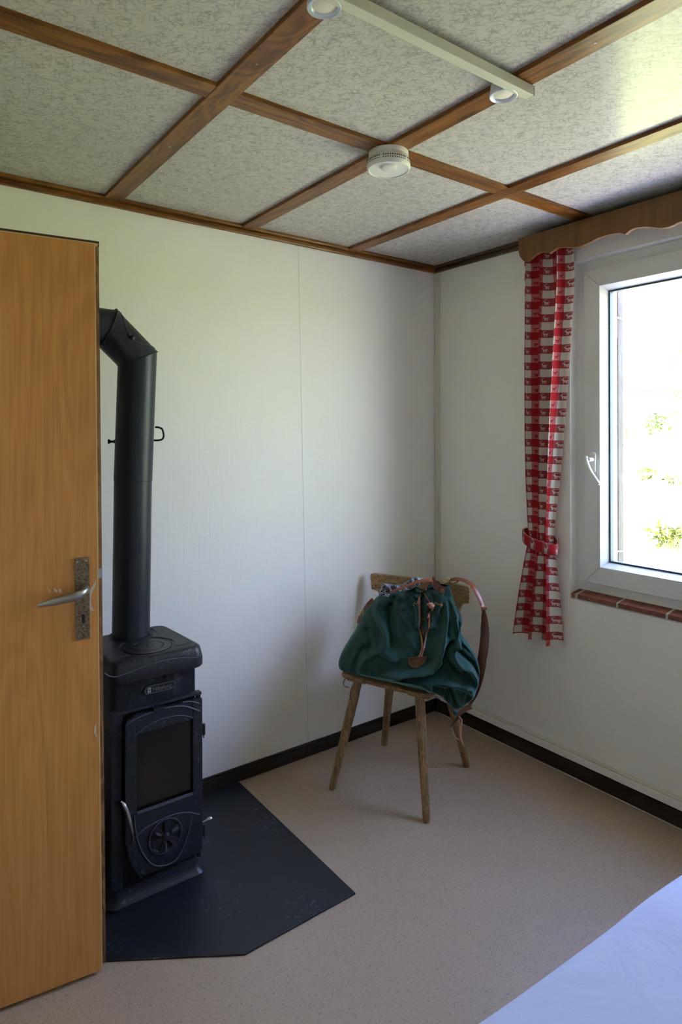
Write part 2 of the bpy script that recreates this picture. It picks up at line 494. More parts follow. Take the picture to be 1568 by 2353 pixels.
M = dict(
    wall=m_wall(), ceiling=m_ceiling(), floor=m_floor(), iron=m_iron(), irontop=m_iron('black_stove_top', (.010, .0105, .0115), .40),
    irondeco=m_iron('embossed_stove_top', (.011, .0115, .012), .42, True, 130), ironstreak=m_iron('worn_stove_panel', (.006, .0075, .010), .30, True, 0, True),
    pipe=m_iron('black_stovepipe_steel', (.010, .012, .016), .42, False), ridge=m_iron('worn_raised_moulding', (.05, .055, .068), .38, True),
    plate=m_plate(), door=m_door(), gingham=m_gingham(), canvas=m_canvas(),
    leather=m_leather('tan_leather', (.25, .08, .032), (.18, .052, .020)), leather_dark=m_leather('brown_leather', (.085, .024, .010), (.12, .035, .015)),  # dark tone also carries the shade of the hanging strap
    leather_pale=m_leather('pale_leather', (.55, .30, .20), (.45, .22, .14)),
    brick=m_brick(), glass=m_glass(), sglass=m_stoveglass(), bed=m_bed(), check=m_check(), ground=m_ground(),
    beamx=wood('varnished_batten_long', (.105, .036, .007), (.225, .085, .014), (.345, .148, .026), 'x', rough=.35),
    beamy=wood('varnished_batten_cross', (.105, .036, .007), (.225, .085, .014), (.345, .148, .026), 'y', rough=.35),
    pelmet=wood('pelmet_board_wood', (.135, .058, .013), (.17, .078, .019), (.205, .097, .026), 'z', .8, .5, True, .4, .35),
    darkx=wood('dark_baseboard_long', (.012, .006, .003), (.024, .012, .007), (.04, .02, .011), 'x', rough=.5, knots=False),
    darky=wood('dark_baseboard_cross', (.012, .006, .003), (.024, .012, .007), (.04, .02, .011), 'y', rough=.5, knots=False),
    corny=wood('stained_cornice', (.045, .022, .009), (.085, .043, .017), (.13, .068, .028), 'y', rough=.4),
    chair=wood('worn_beech', (.17, .098, .042), (.29, .175, .080), (.40, .26, .13), 'z', 3.6, .38, False, .4, .5),
    seat=wood('worn_beech_seat', (.17, .098, .044), (.33, .205, .10), (.42, .28, .15), 'y', 3.0, .35, False, .4, .5),
    doorcore=wood('raw_door_edge', (.12, .055, .02), (.24, .12, .045), (.36, .21, .09), 'z', 1.5, .6, False),
    lipping=plain('pale_door_lipping', (.62, .42, .20), .5), darkedge=plain('stained_door_rebate', (.10, .05, .022), .55),
    white=plain('white_plastic', (.74, .73, .68), .35), upvc=plain('white_window_frame', (.74, .735, .70), .32),
    cream=plain('cream_paint', (.70, .665, .55), .45), duct=plain('cream_cable_duct', (.66, .63, .50), .4),
    gasket=plain('dark_gasket', (.035, .055, .09), .5), black=plain('dark_hollow', (.004, .004, .004), .8), blackmetal=plain('black_metal', (.008, .008, .008), .35),
    chrome=m_metal('worn_chrome', (.55, .54, .50), .25), brass=m_metal('aged_brass', (.55, .38, .13), .3),
    handle=m_metal('dull_nickel', (.33, .31, .27), .34), bronze=m_metal('pitted_bronze_plate', (.26, .19, .12), .45, .75, (.10, .065, .04)),
    greymetal=m_metal('grey_metal', (.35, .36, .38), .4), diffuser=plain('lamp_diffuser', (.80, .74, .62), .45), ring=m_metal('satin_lamp_ring', (.62, .66, .74), .3, .35),
    stone=plain('pale_mortar', (.50, .50, .44), .9, bump=.4), scuff=plain('worn_tape_mark', (.55, .45, .35), .6),
    plaster=plain('outside_render', (.82, .82, .80), .8), post=wood('outside_weathered_wood', (.05, .036, .030), (.075, .062, .055), (.095, .083, .082), 'z', 1, .6),
    twig=plain('pale_twig', (.30, .28, .16), .8),
    leaf1=m_leaf('sunlit_leaf', (.035, .075, .008), (.11, .17, .02)), leaf2=m_leaf('olive_leaf', (.11, .115, .010), (.045, .055, .006)),
    greyglass=plain('teal_felt', (.012, .06, .055), .7),
)

# ------------------------------------------------------------------ room shell
ZC = 2.3295      # ceiling panels
ZB = 2.3175      # underside of the battens
XW, YS = -2.78, -3.3
WY0, WY1, WZ0, WZ1 = -.808, -2.10, .785, 2.185      # window opening
b = MB(); b.box(XW-.2, .3, YS-.2, .2, -.12, 0); b.build('floor', M['floor'], kind='structure')
b = MB(); b.box(XW-.2, .3, YS-.2, .2, ZC, ZC+.12); b.build('ceiling', M['ceiling'], kind='structure')
b = MB(); b.box(XW-.2, .3, 0, .2, 0, ZC); b.build('wall_north', M['wall'], kind='structure')
b = MB(); b.box(XW-.2, .3, YS-.2, YS, 0, ZC); b.build('wall_south', M['wall'], kind='structure')
b = MB(); b.box(XW-.2, XW, YS, 0, 0, ZC); b.build('wall_west', M['wall'], kind='structure')
b = MB()
b.box(0, .3, WY0, 0, 0, ZC); b.box(0, .3, YS, WY1, 0, ZC); b.box(0, .3, WY1, WY0, 0, WZ0-.035); b.box(0, .3, WY1, WY0, WZ1, ZC)
b.build('wall_east', M['wall'], kind='structure', bevel=0)
b = MB(); b.box(XW-.6, .34, YS-.6, .6, ZC+.14, ZC+.24); b.build('roof', M['plaster'], kind='structure')

# thin seam between wall boards, and the strips in the corner
S1, S2 = hit(686, 600, 1, 0), hit(708, 1680, 1, 0)
b = MB(); b.prism([(S1[0]-.0012, 2.29), (S1[0]+.0012, 2.29), (S2[0]+.0012, .06), (S2[0]-.0012, .06)], lambda p, t: (p[0], t, p[1]), -.0008, .002)
b.build('trim_seam', plain('seam_shadow_filler', (.70, .69, .65), .7), kind='structure')
b = MB(); b.box(-.007, .001, -.043, -.006, .06, 2.29); b.build('trim_corner', M['cream'], kind='structure', bevel=.001)

# ceiling battens
W2 = .0326
n = 0
for i, xb in enumerate((-.5676, -1.1273, -1.6866, -2.246)):
    MB().box(xb-W2, xb+W2, YS, -.012, ZB, ZC+.002).build('trim_%d' % (n+1), M['beamy'], kind='structure', bevel=.0015); n += 1
for yb in (-.9307, -1.862, -2.793):
    xs = [0-.012, -.5676, -1.1273, -1.6866, -2.246, XW]
    for k in range(5):
        MB().box(xs[k+1] + (W2 if k < 4 else 0), xs[k] - (W2 if k else 0), yb-W2, yb+W2, ZB+.001, ZC+.002).build('trim_%d' % (n+1), M['beamx'], kind='structure', bevel=.0015); n += 1
b = MB(); b.box(XW, 0, -.036, 0, ZB-.001, ZC+.001); b.build('trim_cornice_north', M['beamx'], kind='structure', bevel=.003)
b = MB(); b.box(XW, 0, -.018, 0, 2.2975, ZB-.001); b.build('trim_cornice_north_lower', M['beamx'], kind='structure', bevel=.004)
b = MB(); b.box(-.036, 0, YS, -.036, ZB-.001, ZC+.001); b.build('trim_cornice_east', M['corny'], kind='structure', bevel=.003)
b = MB(); b.box(-.018, 0, YS, -.018, 2.2975, ZB-.001); b.build('trim_cornice_east_lower', M['corny'], kind='structure', bevel=.004)
# baseboards
b = MB(); b.box(XW, 0, -.015, 0, 0, .050); b.box(XW, 0, -.010, 0, .050, .058); b.build('baseboard_north', M['darkx'], kind='structure', bevel=.002)
b = MB(); b.box(-.02, 0, YS, -.015, 0, .064); b.build('baseboard_east', M['darky'], kind='structure', bevel=.002)
rng = random.Random(3)
b = MB()
pts = [(-.0195, -1.6+.04*k) for k in range(40)]
top = [(-.0215-.004*rng.random()**2, -1.6+.04*k) for k in range(40)]
b.prism(pts + top[::-1], lambda p, t: (p[0], p[1], t), 0, .003)
b.build('trim_caulk_line', M['stone'], kind='structure')
b = MB(); b.box(-.022, 0, YS, -.05, .068, .098); b.build('trim_pipe_box', M['wall'], kind='structure', bevel=.003)
b = MB(); b.box(-.017, 0, YS, -.05, .098, .107); b.build('trim_pipe_box_cap', M['cream'], kind='structure', bevel=.004)

for u, v in ((1369, 98), (988, 303), (1243, 418), (590, 147), (390, 337)):
    P = hit(u, v, 2, ZB)
    tr_ = min([o for o in COL.objects if o.name.startswith('trim_') and o.name[5:].isdigit()], key=lambda o: 0 if (min(c[0] for c in o.bound_box) <= P[0] <= max(c[0] for c in o.bound_box) and min(c[1] for c in o.bound_box) <= P[1] <= max(c[1] for c in o.bound_box)) else 1)
    b = MB(); b.lathe([(.0032, 0), (.0026, -.0012)], P, seg=12); b.build('screw', M['greymetal'], tr_)
# ------------------------------------------------------------------ window
win = empty('window_1', (.05, -1.4, WZ0), kind='structure')
FX0, FX1 = .05, .12
def ring(mb, x0, x1, y0, y1, z0, z1, w, wb=None):
    wb = wb or w
    # mitred frame in the y z plane, y0 > y1
    o = [(y0, z0), (y1, z0), (y1, z1), (y0, z1)]; i = [(y0-w, z0+wb), (y1+w, z0+wb), (y1+w, z1-w), (y0-w, z1-w)]
    for k in range(4):
        q = (k+1) % 4
        mb.prism([o[k], o[q], i[q], i[k]], lambda p, t: (t, p[0], p[1]), x0, x1)
b = MB(); ring(b, FX0, FX1, WY0, WY1, WZ0, WZ1, .048, .038); b.build('frame', M['upvc'], win, bevel=.0015)
SY0, SY1, SZ0, SZ1 = WY0-.044, WY1+.044, .823, 2.142
b = MB(); ring(b, FX0-.016, FX1-.01, SY0, SY1, SZ0, SZ1, .074); sash = b.build('sash', M['upvc'], win, bevel=.003)
GY0, GY1, GZ0, GZ1 = SY0-.074, SY1+.074, SZ0+.074, SZ1-.074
b = MB()   # bevelled glazing bead
o = [(GY0, GZ0), (GY1, GZ0), (GY1, GZ1), (GY0, GZ1)]; w = .018
i_ = [(GY0-w, GZ0+w), (GY1+w, GZ0+w), (GY1+w, GZ1-w), (GY0-w, GZ1-w)]
for k in range(4):
    q = (k+1) % 4
    b.add([(FX0-.016, *o[k]), (FX0-.016, *o[q]), (FX0+.022, *i_[q]), (FX0+.022, *i_[k]), (FX0+.05, *i_[q]), (FX0+.05, *i_[k]), (FX0+.05, *o[q]), (FX0+.05, *o[k])],
          [(0,1,2,3), (3,2,4,5), (5,4,6,7), (7,6,1,0), (0,3,5,7), (1,6,4,2)])
b.build('glazing_bead', M['upvc'], sash)
b = MB(); ring(b, FX0+.022, FX0+.045, GY0-w+.001, GY1+w-.001, GZ0+w-.001, GZ1-w+.001, .008); b.build('gasket', M['gasket'], sash)
b = MB(); b.box(FX0+.030, FX0+.034, GY1+w, GY0-w, GZ0+w, GZ1-w); b.build('glass_pane', M['glass'], sash)
# window handle
hy, hz = -.898, 1.345
h = MB()
poly = [(hy + .014*math.cos(a), hz - .012 + (.030 if math.sin(a) > 0 else -.030) + .014*math.sin(a)) for a in [math.pi*2*k/24 for k in range(24)]]
h.prism(poly, lambda p, t: (t, p[0], p[1]), FX0-.026, FX0-.015)
hd = h.build('handle', M['white'], win, bevel=.002)
g = MB()
g.lathe([(.009, 0), (.009, .032)], (FX0-.024, hy, hz), (-1, 0, 0), 16)
path = smoothpath([(FX0-.052, hy+.012, hz+.012), (FX0-.060, hy+.004, hz-.010), (FX0-.064, hy-.014, hz-.045), (FX0-.062, hy-.040, hz-.082), (FX0-.060, hy-.052, hz-.100)], 6)
g.tube(path, [float(np.interp(k/(len(path)-1), [0, .2, 1], [.007, .0085, .0065])) for k in range(len(path))], 12)
g.build('lever', M['white'], hd, smooth=True, bevel=.001)
# brick sill
sill = MB()
ys = [-.818, -.842, -1.024, -1.222, -1.42, -1.62, -1.82, -2.08]
for a, c in zip(ys[:-1], ys[1:]):
    g0 = a - .005; g1 = c + .005
    if a == ys[0]: g0 = a
    sill.add([(-.008,g0,.757),(-.008,g1,.757),(-.008,g1,.776),(-.008,g0,.776),(.055,g0,.757),(.055,g1,.757),(.055,g1,.786),(.055,g0,.786)],
             [(0,3,2,1),(4,5,6,7),(3,7,6,2),(0,1,5,4),(0,4,7,3),(1,2,6,5)])
sl = sill.build('window_sill', M['brick'], win, bevel=.002)
b = MB(); b.prism([(-.005, .752), (.056, .752), (.056, .7845), (-.005, .7745)], lambda p, t: (p[0], t, p[1]), WY1+.01, -.83); b.build('mortar_bed', M['stone'], sl)
b = MB(); b.box(.056, .119, WY1, WY0, .745, WZ0+.002); b.build('sill_support', M['upvc'], win)
# outside reveal casing
b = MB(); b.box(.296, .336, -.8575, -.78, .62, 2.32); b.build('outer_casing', M['post'], win)
b = MB(); b.box(.13, .30, -.852, WY0+.002, WZ0-.03, WZ1); b.build('outer_reveal', M['plaster'], win)
b = MB(); b.box(.122, .40, WY1, WY0, .745, .765); b.build('outer_ledge', M['plaster'], win)
# shutter stays on the reveal
for k, (zz, lab) in enumerate(((1.97, 'small grey metal shutter stay outside high on the window reveal'), (.93, 'small grey metal shutter stay outside low on the window reveal'))):
    b = MB()
    b.tube([(.262, -.852, zz), (.262, -.868, zz), (.318, -.872, zz-.004)], .0035, 8)
    b.tube([(.264, -.868, zz), (.264, -.868, zz - (.09 if k == 0 else .012))], .003, 8)
    tag(b.build('shutter_stay', M['greymetal'], smooth=True), lab, 'shutter hook')

# ------------------------------------------------------------------ outside
def gz(x, y):
    t = min(max((x-1.6)/9.0, 0), 1)
    return -.75 + 2.5*t*t*(3-2*t) + .05*math.sin(x*1.3+y*.8) + .04*math.sin(y*2.1-x*.7)
b = MB(); NX, NY = 60, 70
vs = [(.3 + 60*(i/NX)**2, -30 + 75*j/NY, 0) for i in range(NX+1) for j in range(NY+1)]
vs = [(x, y, gz(x, y)) for x, y, z in vs]
b.add(vs, [(i*(NY+1)+j, (i+1)*(NY+1)+j, (i+1)*(NY+1)+j+1, i*(NY+1)+j+1) for i in range(NX) for j in range(NY)])
b.build('ground', M['ground'], smooth=True, kind='structure')
def shrub(c, size, nl, seed, mat, label, leaf=.05, cat='shrub'):
    rg = random.Random(seed)
    root = empty('garden_shrub', c, label, cat, 'shrubs on the bank outside the window')
    b = MB(); s = MB()
    tips = []
    for k in range(14):
        a = rg.uniform(0, 6.28); t = rg.uniform(.2, 1)
        tip = np.array([c[0]+size[0]*math.cos(a)*t, c[1]+size[1]*math.sin(a)*t, c[2]+size[2]*rg.uniform(.4, 1)])
        mid = (np.array(c)+tip)/2 + np.array([rg.uniform(-.05,.05), rg.uniform(-.05,.05), .05])
        s.tube([np.array(c)-np.array([0,0,.05]), mid, tip], [.012, .007, .003], 5)
        tips.append((mid, tip))
    for k in range(nl):
        m_, tp = rg.choice(tips); q = rg.random()
        P = m_*(1-q)+tp*q + np.array([rg.gauss(0, .05), rg.gauss(0, .05), rg.gauss(0, .05)])
        u = np.array([rg.gauss(0,1), rg.gauss(0,1), rg.gauss(0,.7)]); u /= np.linalg.norm(u)
        w = np.cross(u, [rg.gauss(0,1), rg.gauss(0,1), rg.gauss(0,1)]); w /= np.linalg.norm(w)+1e-9
        L = leaf*rg.uniform(.7, 1.4)
        nn = np.cross(u, w)
        b.add([P-u*L, P+w*L*.35+nn*L*.1, P+u*L, P-w*L*.35+nn*L*.1], [(0,1,2,3)])
    b.build('foliage', mat, root); s.build('stem', M['twig'], root)
def onground(u, v):
    R = ray(u, v); t = 1.0
    while t < 40:
        P = CAM + R*t
        if P[0] > .5 and P[2] < gz(P[0], P[1]): return P
        t += .02
    return P
for i, (u, v, sz, nl, mt, lab) in enumerate([
        (1545, 1262, (.20, .20, .26), 150, 'leaf2', 'low olive shrub outside close under the window, beside bare pale ground'),
        (1505, 1010, (.32, .32, .50), 110, 'leaf1', 'loose green shrub outside on the bank, seen level with the window handle'),
        (1462, 955, (.30, .25, .28), 60, 'leaf1', 'small sparse shrub outside on the bank next to the wooden casing'),
        (1420, 1030, (.25, .3, .25), 50, 'leaf1', 'thin shrub outside half hidden behind the wooden casing'),
        (1478, 1105, (.10, .10, .16), 30, 'leaf2', 'tiny olive seedling outside on the pale ground below the window handle height'),
        (1550, 1120, (.14, .14, .14), 34, 'leaf2', 'small olive tuft outside on the pale ground, cut by the picture edge'),
        (1560, 960, (.5, .5, 1.7), 150, 'leaf1', 'tall sparse sapling outside on the bank, its leaves reaching the window top'),
        ]):
    P = onground(u, v)
    shrub((P[0], P[1], gz(P[0], P[1])), sz, nl, 20+i, M[mt], lab)
b = MB(); P = at(1500, 885, 13.0)
b.obox((P[0]+.5, P[1]-1.0, P[2]+.02), [(.6, -.8, 0), (.8, .6, 0), (0, 0, 1)], (2.2, .15, .16))
tag(b.build('garden_wall', plain('pale_grey_stone', (.060, .058, .052), .9)), 'low pale grey stone wall at the top of the bank outside', 'wall')

# ------------------------------------------------------------------ door
DW = np.array([-.9914, .131, 0]); DN = np.array([.131, .9914, 0])
SAG = math.radians(.42)
D0 = np.array([-1.906, -.6533, 0])
def dp(a, h, n):      # a along the leaf from the free edge, h height, n depth behind the face
    a2 = a - math.tan(SAG)*(h-1.0)*-1
    return D0 + DW*a2 + DN*n + np.array([0, 0, h + .003*a])
door = empty('door_1', tuple(dp(.40, 0, 0)*np.array([1, 1, 0])), kind='structure')
def dbox(mb, a0, a1, h0, h1, n0, n1):
    P = [dp(a, h, n_) for h in (h0, h1) for (a, n_) in ((a0, n0), (a1, n0), (a1, n1), (a0, n1))]
    mb.add(P, [(0,3,2,1),(4,5,6,7),(0,1,5,4),(1,2,6,5),(2,3,7,6),(3,0,4,7)])
b = MB(); dbox(b, .015, .82, .012, 1.966, 0, .022); leaf = b.build('door_leaf', M['door'], door, bevel=.001)
b = MB(); dbox(b, .0125, .015, .012, 1.968, .000, .022); dbox(b, .005, .82, 1.966, 1.968, .000, .022); b.build('lipping', M['lipping'], leaf)
b = MB(); dbox(b, .0, .82, .012, 1.978, .022, .040); b.build('rebate_edge', M['doorcore'], leaf)
b = MB(); dbox(b, -.001, .80, 1.966, 1.980, .0215, .041); b.build('top_rebate', M['darkedge'], leaf)
b = MB(); dbox(b, -.0005, .013, 1.064, 1.090, .0195, .036); b.build('latch_bolt', M['greymetal'], door, bevel=.001)
# long plate, lever and keyhole
b = MB(); dbox(b, .036, .072, .9105, 1.128, -.004, 0)
pl = b.build('handle_plate', M['bronze'], door, bevel=.001)
for (a, h_) in ((.066, 1.118), (.044, 1.119), (.0525, .921)):
    b = MB(); b.lathe([(.0032, 0), (.0028, .0015)], dp(a, h_, -.004), -DN, 12); b.build('screw', M['greymetal'] if h_ > 1 else M['darkedge'], pl)
b = MB()
c = dp(.0525, .966, -.0042)
b.prism([(.0042*math.cos(a), .007+.0042*math.sin(a)) for a in [math.pi*k/8 for k in range(9)]] + [(-.003, -.012), (.003, -.012)],
        lambda p, t: c + DW*p[0] + np.array([0, 0, p[1]]) - DN*t, 0, .0004)
b.build('keyhole', M['black'], pl)
b = MB()
b.lathe([(.0115, 0), (.0115, .006), (.009, .010), (.0085, .030)], dp(.0485, 1.046, -.004), -DN, 24)
P0 = dp(.0485, 1.046, -.030)
path = smoothpath([P0 + DW*-.002, P0 + DW*.008 - DN*.010 + np.array([0,0,-.004]), P0 + DW*.03 - DN*.017 + np.array([0,0,-.009]), P0 + DW*.07 - DN*.017 + np.array([0,0,-.015]), P0 + DW*.115 - DN*.012 + np.array([0,0,-.022])], 6)
prof = [.0085, .0105, .0115, .0105, .0040]
rr = [float(np.interp(k/(len(path)-1), [0, .25, .5, .8, 1], prof)) for k in range(len(path))]
rings = []
for k, p in enumerate(path):
    t = path[min(k+1, len(path)-1)]-path[max(k-1, 0)]; t = t/np.linalg.norm(t)
    nn = np.cross(t, [0, 0, 1.0]); nn /= np.linalg.norm(nn); uu = np.cross(nn, t)
    rings.append([p + uu*rr[k]*math.cos(q) + nn*rr[k]*.55*math.sin(q) for q in [2*math.pi*j/16 for j in range(16)]])
b.loft(rings)
b.build('handle', M['handle'], door, smooth=True)
# torn tape mark beside the latch and small paint flecks over the lever
def decal(pts, name='scuff_mark'):
    b = MB(); cs = [(p[0], p[1]) for p in pts]
    b.prism(cs, lambda p, t: dp(p[0], p[1], -t), 0, .0004)
    b.build(name, M['scuff'], leaf)
def dpx(u, v):
    P = hitp(u, v, D0, DN); a = float(np.dot(P-D0, DW)); h_ = P[2]-.003*a
    return (a - math.tan(SAG)*(h_-1.0), h_)
L_ = [(222,1332),(216,1341),(208,1353),(203,1368),(202,1376),(205,1384),(208,1387)]; R_ = [(221,1337),(219,1346),(214,1358),(210,1370),(209,1378),(209,1386),(208,1387)]
decal([dpx(*p) for p in L_] + [dpx(*p) for p in R_[:-1]][::-1])
decal([dpx(*p) for p in [(207,1385),(205,1392),(206,1400),(212,1404),(218,1404),(214,1400),(211,1393),(210,1385)]])
decal([dpx(*p) for p in [(108,1350),(112,1357),(118,1364),(115,1356)]])
decal([dpx(*p) for p in [(126,1351),(124,1357),(131,1363),(132,1357)]])
decal([dpx(*p) for p in [(134,1354),(137,1362),(143,1361),(140,1354)]])
decal([dpx(*p) for p in [(221,1662),(217,1672),(216,1684),(221,1692),(224,1692),(221,1684),(221,1672)]])

# ------------------------------------------------------------------ floor plate, stove
poly = [(-1.171, -.016), (-1.181, -.826), (-1.574, -.829), (-2.19, -.422), (-2.19, -.016)]
b = MB(); b.prism(poly, lambda p, t: (p[0], p[1], t), 0.0005, .006)
tag(b.build('hearth_plate', M['plate'], bevel=.0015), 'flat black steel floor plate with a cut corner under the wood stove', 'floor plate')

SX0, SX1, SYF, SYB = -1.823, -1.534, -.450, -.155
stove = empty('wood_stove', (-1.68, -.30, .006), 'small black cast iron wood stove with a glass fire door on the steel plate', 'wood stove')
def rrect(x0, x1, y0, y1, r, n=6):
    out = []
    for (cx, cy, a0) in ((x1-r, y1-r, 0), (x0+r, y1-r, 90), (x0+r, y0+r, 180), (x1-r, y0+r, 270)):
        for k in range(n+1):
            a = math.radians(a0 + 90*k/n); out.append((cx+r*math.cos(a), cy+r*math.sin(a)))
    return out
def lidshape(x0, x1, y0, y1, r, bulge, n=6):
    out = []
    for (x, y) in rrect(x0, x1, y0, y1, r, n):
        t = (y-y0)/(y1-y0)
        cx = (x0+x1)/2
        k = 1 - .13*max(0, (t-.25)/.75)**1.6 + bulge*math.sin(math.pi*min(1, max(0, t)))
        out.append((cx+(x-cx)*k, y))
    return out
# body
b = MB()
b.loft([[(x, y, z) for x, y in rrect(SX0+.004, SX1-.004, SYF+.020, SYB, .02)] for z in (.03, .72)])
b.build('body', M['ironstreak'], stove, smooth=True)
b = MB()
for z0, z1, g in ((.006, .022, .020), (.022, .030, .016), (.030, .052, .006)):
    pass
b.loft([[(x, y, z) for x, y in rrect(SX0-g, SX1+g, SYF-g, SYB+.01, .03)] for z, g in ((.006, .014), (.018, .016), (.024, .012), (.034, .004), (.050, .001), (.055, -.008))])
b.build('base', M['iron'], stove, smooth=True)
# lid
b = MB()
rings = []
for z, g, r in ((.694, .004, .03), (.699, .008, .032), (.722, .008, .032), (.742, .004, .03), (.755, .001, .03), (.7605, -.004, .028), (.7625, -.010, .026)):
    rings.append([(x, y, z) for x, y in lidshape(SX0-g, SX1+g, SYF-.012-g, SYB+g, r, .035)])
b.loft(rings)
lid = b.build('lid', M['irontop'], stove, smooth=True)
# embossed side fields on the lid
ZT = .7627
def onlid(pxs): return [tuple(hit(u, v, 2, ZT)[:2]) for u, v in pxs]
HC = (-1.683, -.368)
for side in (1, -1):
    pts = []
    for t in [k/14 for k in range(15)]:
        y = SYF+.03 + t*(SYB-SYF-.06)
        tt = (y-SYF)/(SYB-SYF); cx = (SX0+SX1)/2
        xo = cx + side*((SX1-SX0)/2*(1-.13*max(0, (tt-.25)/.75)**1.6 + .035*math.sin(math.pi*tt)) - .018)
        pts.append((xo, y))
    inner = []
    for t in [k/14 for k in range(15)]:
        y = SYB-.03 - t*(SYB-SYF-.06)
        dyh = abs(y-HC[1]); dyp = abs(y+.222)
        xr = max(math.sqrt(max(0, .091**2-dyh**2)), math.sqrt(max(0, .080**2-dyp**2)), .04)
        xo = -1.683 + side*xr
        inner.append((xo, y))
    poly = pts + inner
    if side < 0: poly = poly[::-1]
    b = MB(); b.prism(poly, lambda p, t: (p[0], p[1], t), ZT-.001, ZT+.0012)
    b.build('embossed_panel', M['irondeco'], lid)
    b = MB(); b.tube([(x, y, ZT+.0008) for x, y in poly], .0011, 6, closed=True); b.build('panel_rim', M['ridge'], lid)
# cooking rings
b = MB(); b.lathe([(.0795, ZT-.004), (.0795, ZT+.0005), (.0755, ZT-.001), (.0755, ZT+.0018), (.052, ZT+.0018), (.0512, ZT-.0005), (.0498, ZT-.0005), (.049, ZT+.0018), (.004, ZT+.0018), (.003, ZT-.001)], (HC[0], HC[1], 0), seg=72)
b.build('hotplate', M['irontop'], lid, smooth=True, angle=25)
for r_ in (.0775, .0505):
    b = MB(); b.tube([(HC[0]+r_*math.cos(a), HC[1]+r_*math.sin(a), ZT+.0004) for a in [2*math.pi*k/72 for k in range(72)]], .0013, 6, closed=True)
    b.build('hotplate_groove', M['black'], lid)
b = MB(); b.lathe([(.0028, 0), (.0028, .0004)], (HC[0], HC[1], ZT+.0019), seg=16); b.build('lifting_hole', M['black'], lid)
# flue collar
b = MB(); b.lathe([(.075, ZT-.002), (.075, ZT+.003), (.0665, ZT+.003), (.0665, ZT-.002)], (-1.688, -.222, 0), seg=48); b.build('flue_collar', M['iron'], lid, smooth=True, angle=30)
b = MB(); b.tube([(-1.688+.0705*math.cos(a), -.222+.0705*math.sin(a), ZT+.003) for a in [2*math.pi*k/60 for k in range(60)]], .0018, 6, closed=True); b.build('collar_groove', M['black'], lid)
def fr(u, v, y=SYF-.012): return hit(u, v, 1, y)
def ridge(pxs, y, r, par, mat='ridge', n=6, name='moulding'):
    r = r*.8
    b = MB(); b.tube(smoothpath([hit(u, v, 1, y) for u, v in pxs], n), r, 8)
    return b.build(name, M[mat], par, smooth=True)
ridge([(240, 1546), (252, 1554), (268, 1555), (290, 1548), (320, 1536), (350, 1525), (385, 1516), (420, 1512), (446, 1511), (458, 1508), (464, 1504)], SYF-.0205, .0022, lid)
# upper front face vertical seams
for u in (400, 447):
    P = hit(u, 1560, 1, SYF+.0195); b = MB(); b.tube([(P[0], P[1], .612), (P[0], P[1], .694)], .0010, 6); b.build('panel_seam', M['ridge'], stove)
# nameplate with raised name
NP = hit(368, 1580, 1, SYF+.014); 
b = MB()
pp = [(.053*0 + (.038 if math.cos(a) > 0 else -.038) + .0115*math.cos(a), .0115*math.sin(a)) for a in [2*math.pi*(k+.5)/28 for k in range(28)]]
b.prism(pp, lambda p, t: (NP[0]+p[0], NP[1]+t, NP[2]+p[1]), 0, .007)
npl = b.build('nameplate', M['iron'], stove)
b = MB(); b.tube([(NP[0]+x, NP[1], NP[2]+z) for x, z in pp], .0014, 6, closed=True); b.build('nameplate_rim', plain('worn_grey_metal', (.16, .155, .15), .4, .6), npl, smooth=True)
b = MB(); b.box(NP[0]-.041, NP[0]-.029, NP[1]-.0014, NP[1], NP[2]-.008, NP[2]+.008); b.build('nameplate_emblem', plain('pale_worn_metal', (.36, .36, .36), .4, .5), npl, bevel=.001)
b = MB(); b.prism([(-.037, .003), (-.033, .003), (-.035, -.003)], lambda p, t: (NP[0]+p[0], NP[1]-t, NP[2]+p[1]), .0014, .0019); b.build('emblem_mark', M['black'], npl)
tc = bpy.data.curves.new('nameplate_lettering', 'FONT'); tc.body = 'Nibelung'; tc.size = .0175; tc.extrude = .0007; tc.align_x = 'LEFT'; tc.align_y = 'CENTER'
to = bpy.data.objects.new('tmp_text', tc); COL.objects.link(to)
dg = bpy.context.evaluated_depsgraph_get(); tm = bpy.data.meshes.new_from_object(to.evaluated_get(dg))
bpy.data.objects.remove(to)
tob = bpy.data.objects.new('nameplate_lettering', tm); COL.objects.link(tob); tob.parent = npl
tob.rotation_euler = (math.pi/2, 0, 0); tob.location = Vector((NP[0]-.025, NP[1]-.001, NP[2]-.0005)) - wloc(npl)
tm.materials.clear(); tm.materials.append(plain('pale_lettering_metal', (.20, .20, .19), .4, .5))
# front frame flange round the fire door
b = MB()
b.box(SX0-.002, SX1+.002, SYF-.004, SYF+.022, .597, .606)
b.prism([(SX0-.002, .06), (SX0+.032, .06), (SX0+.032, .6), (SX0-.002, .6)], lambda p, t: (p[0], t, p[1]), SYF+.004, SYF+.022)
b.prism([(SX1-.010, .06), (SX1+.002, .06), (SX1+.002, .6), (SX1-.010, .6)], lambda p, t: (p[0], t, p[1]), SYF+.004, SYF+.022)
b.build('front_frame', M['iron'], stove, bevel=.002)
b = MB(); b.box(-1.70, -1.665, SYF-.018, SYF, .585, .597); b.build('latch_tab', M['iron'], stove, bevel=.002)
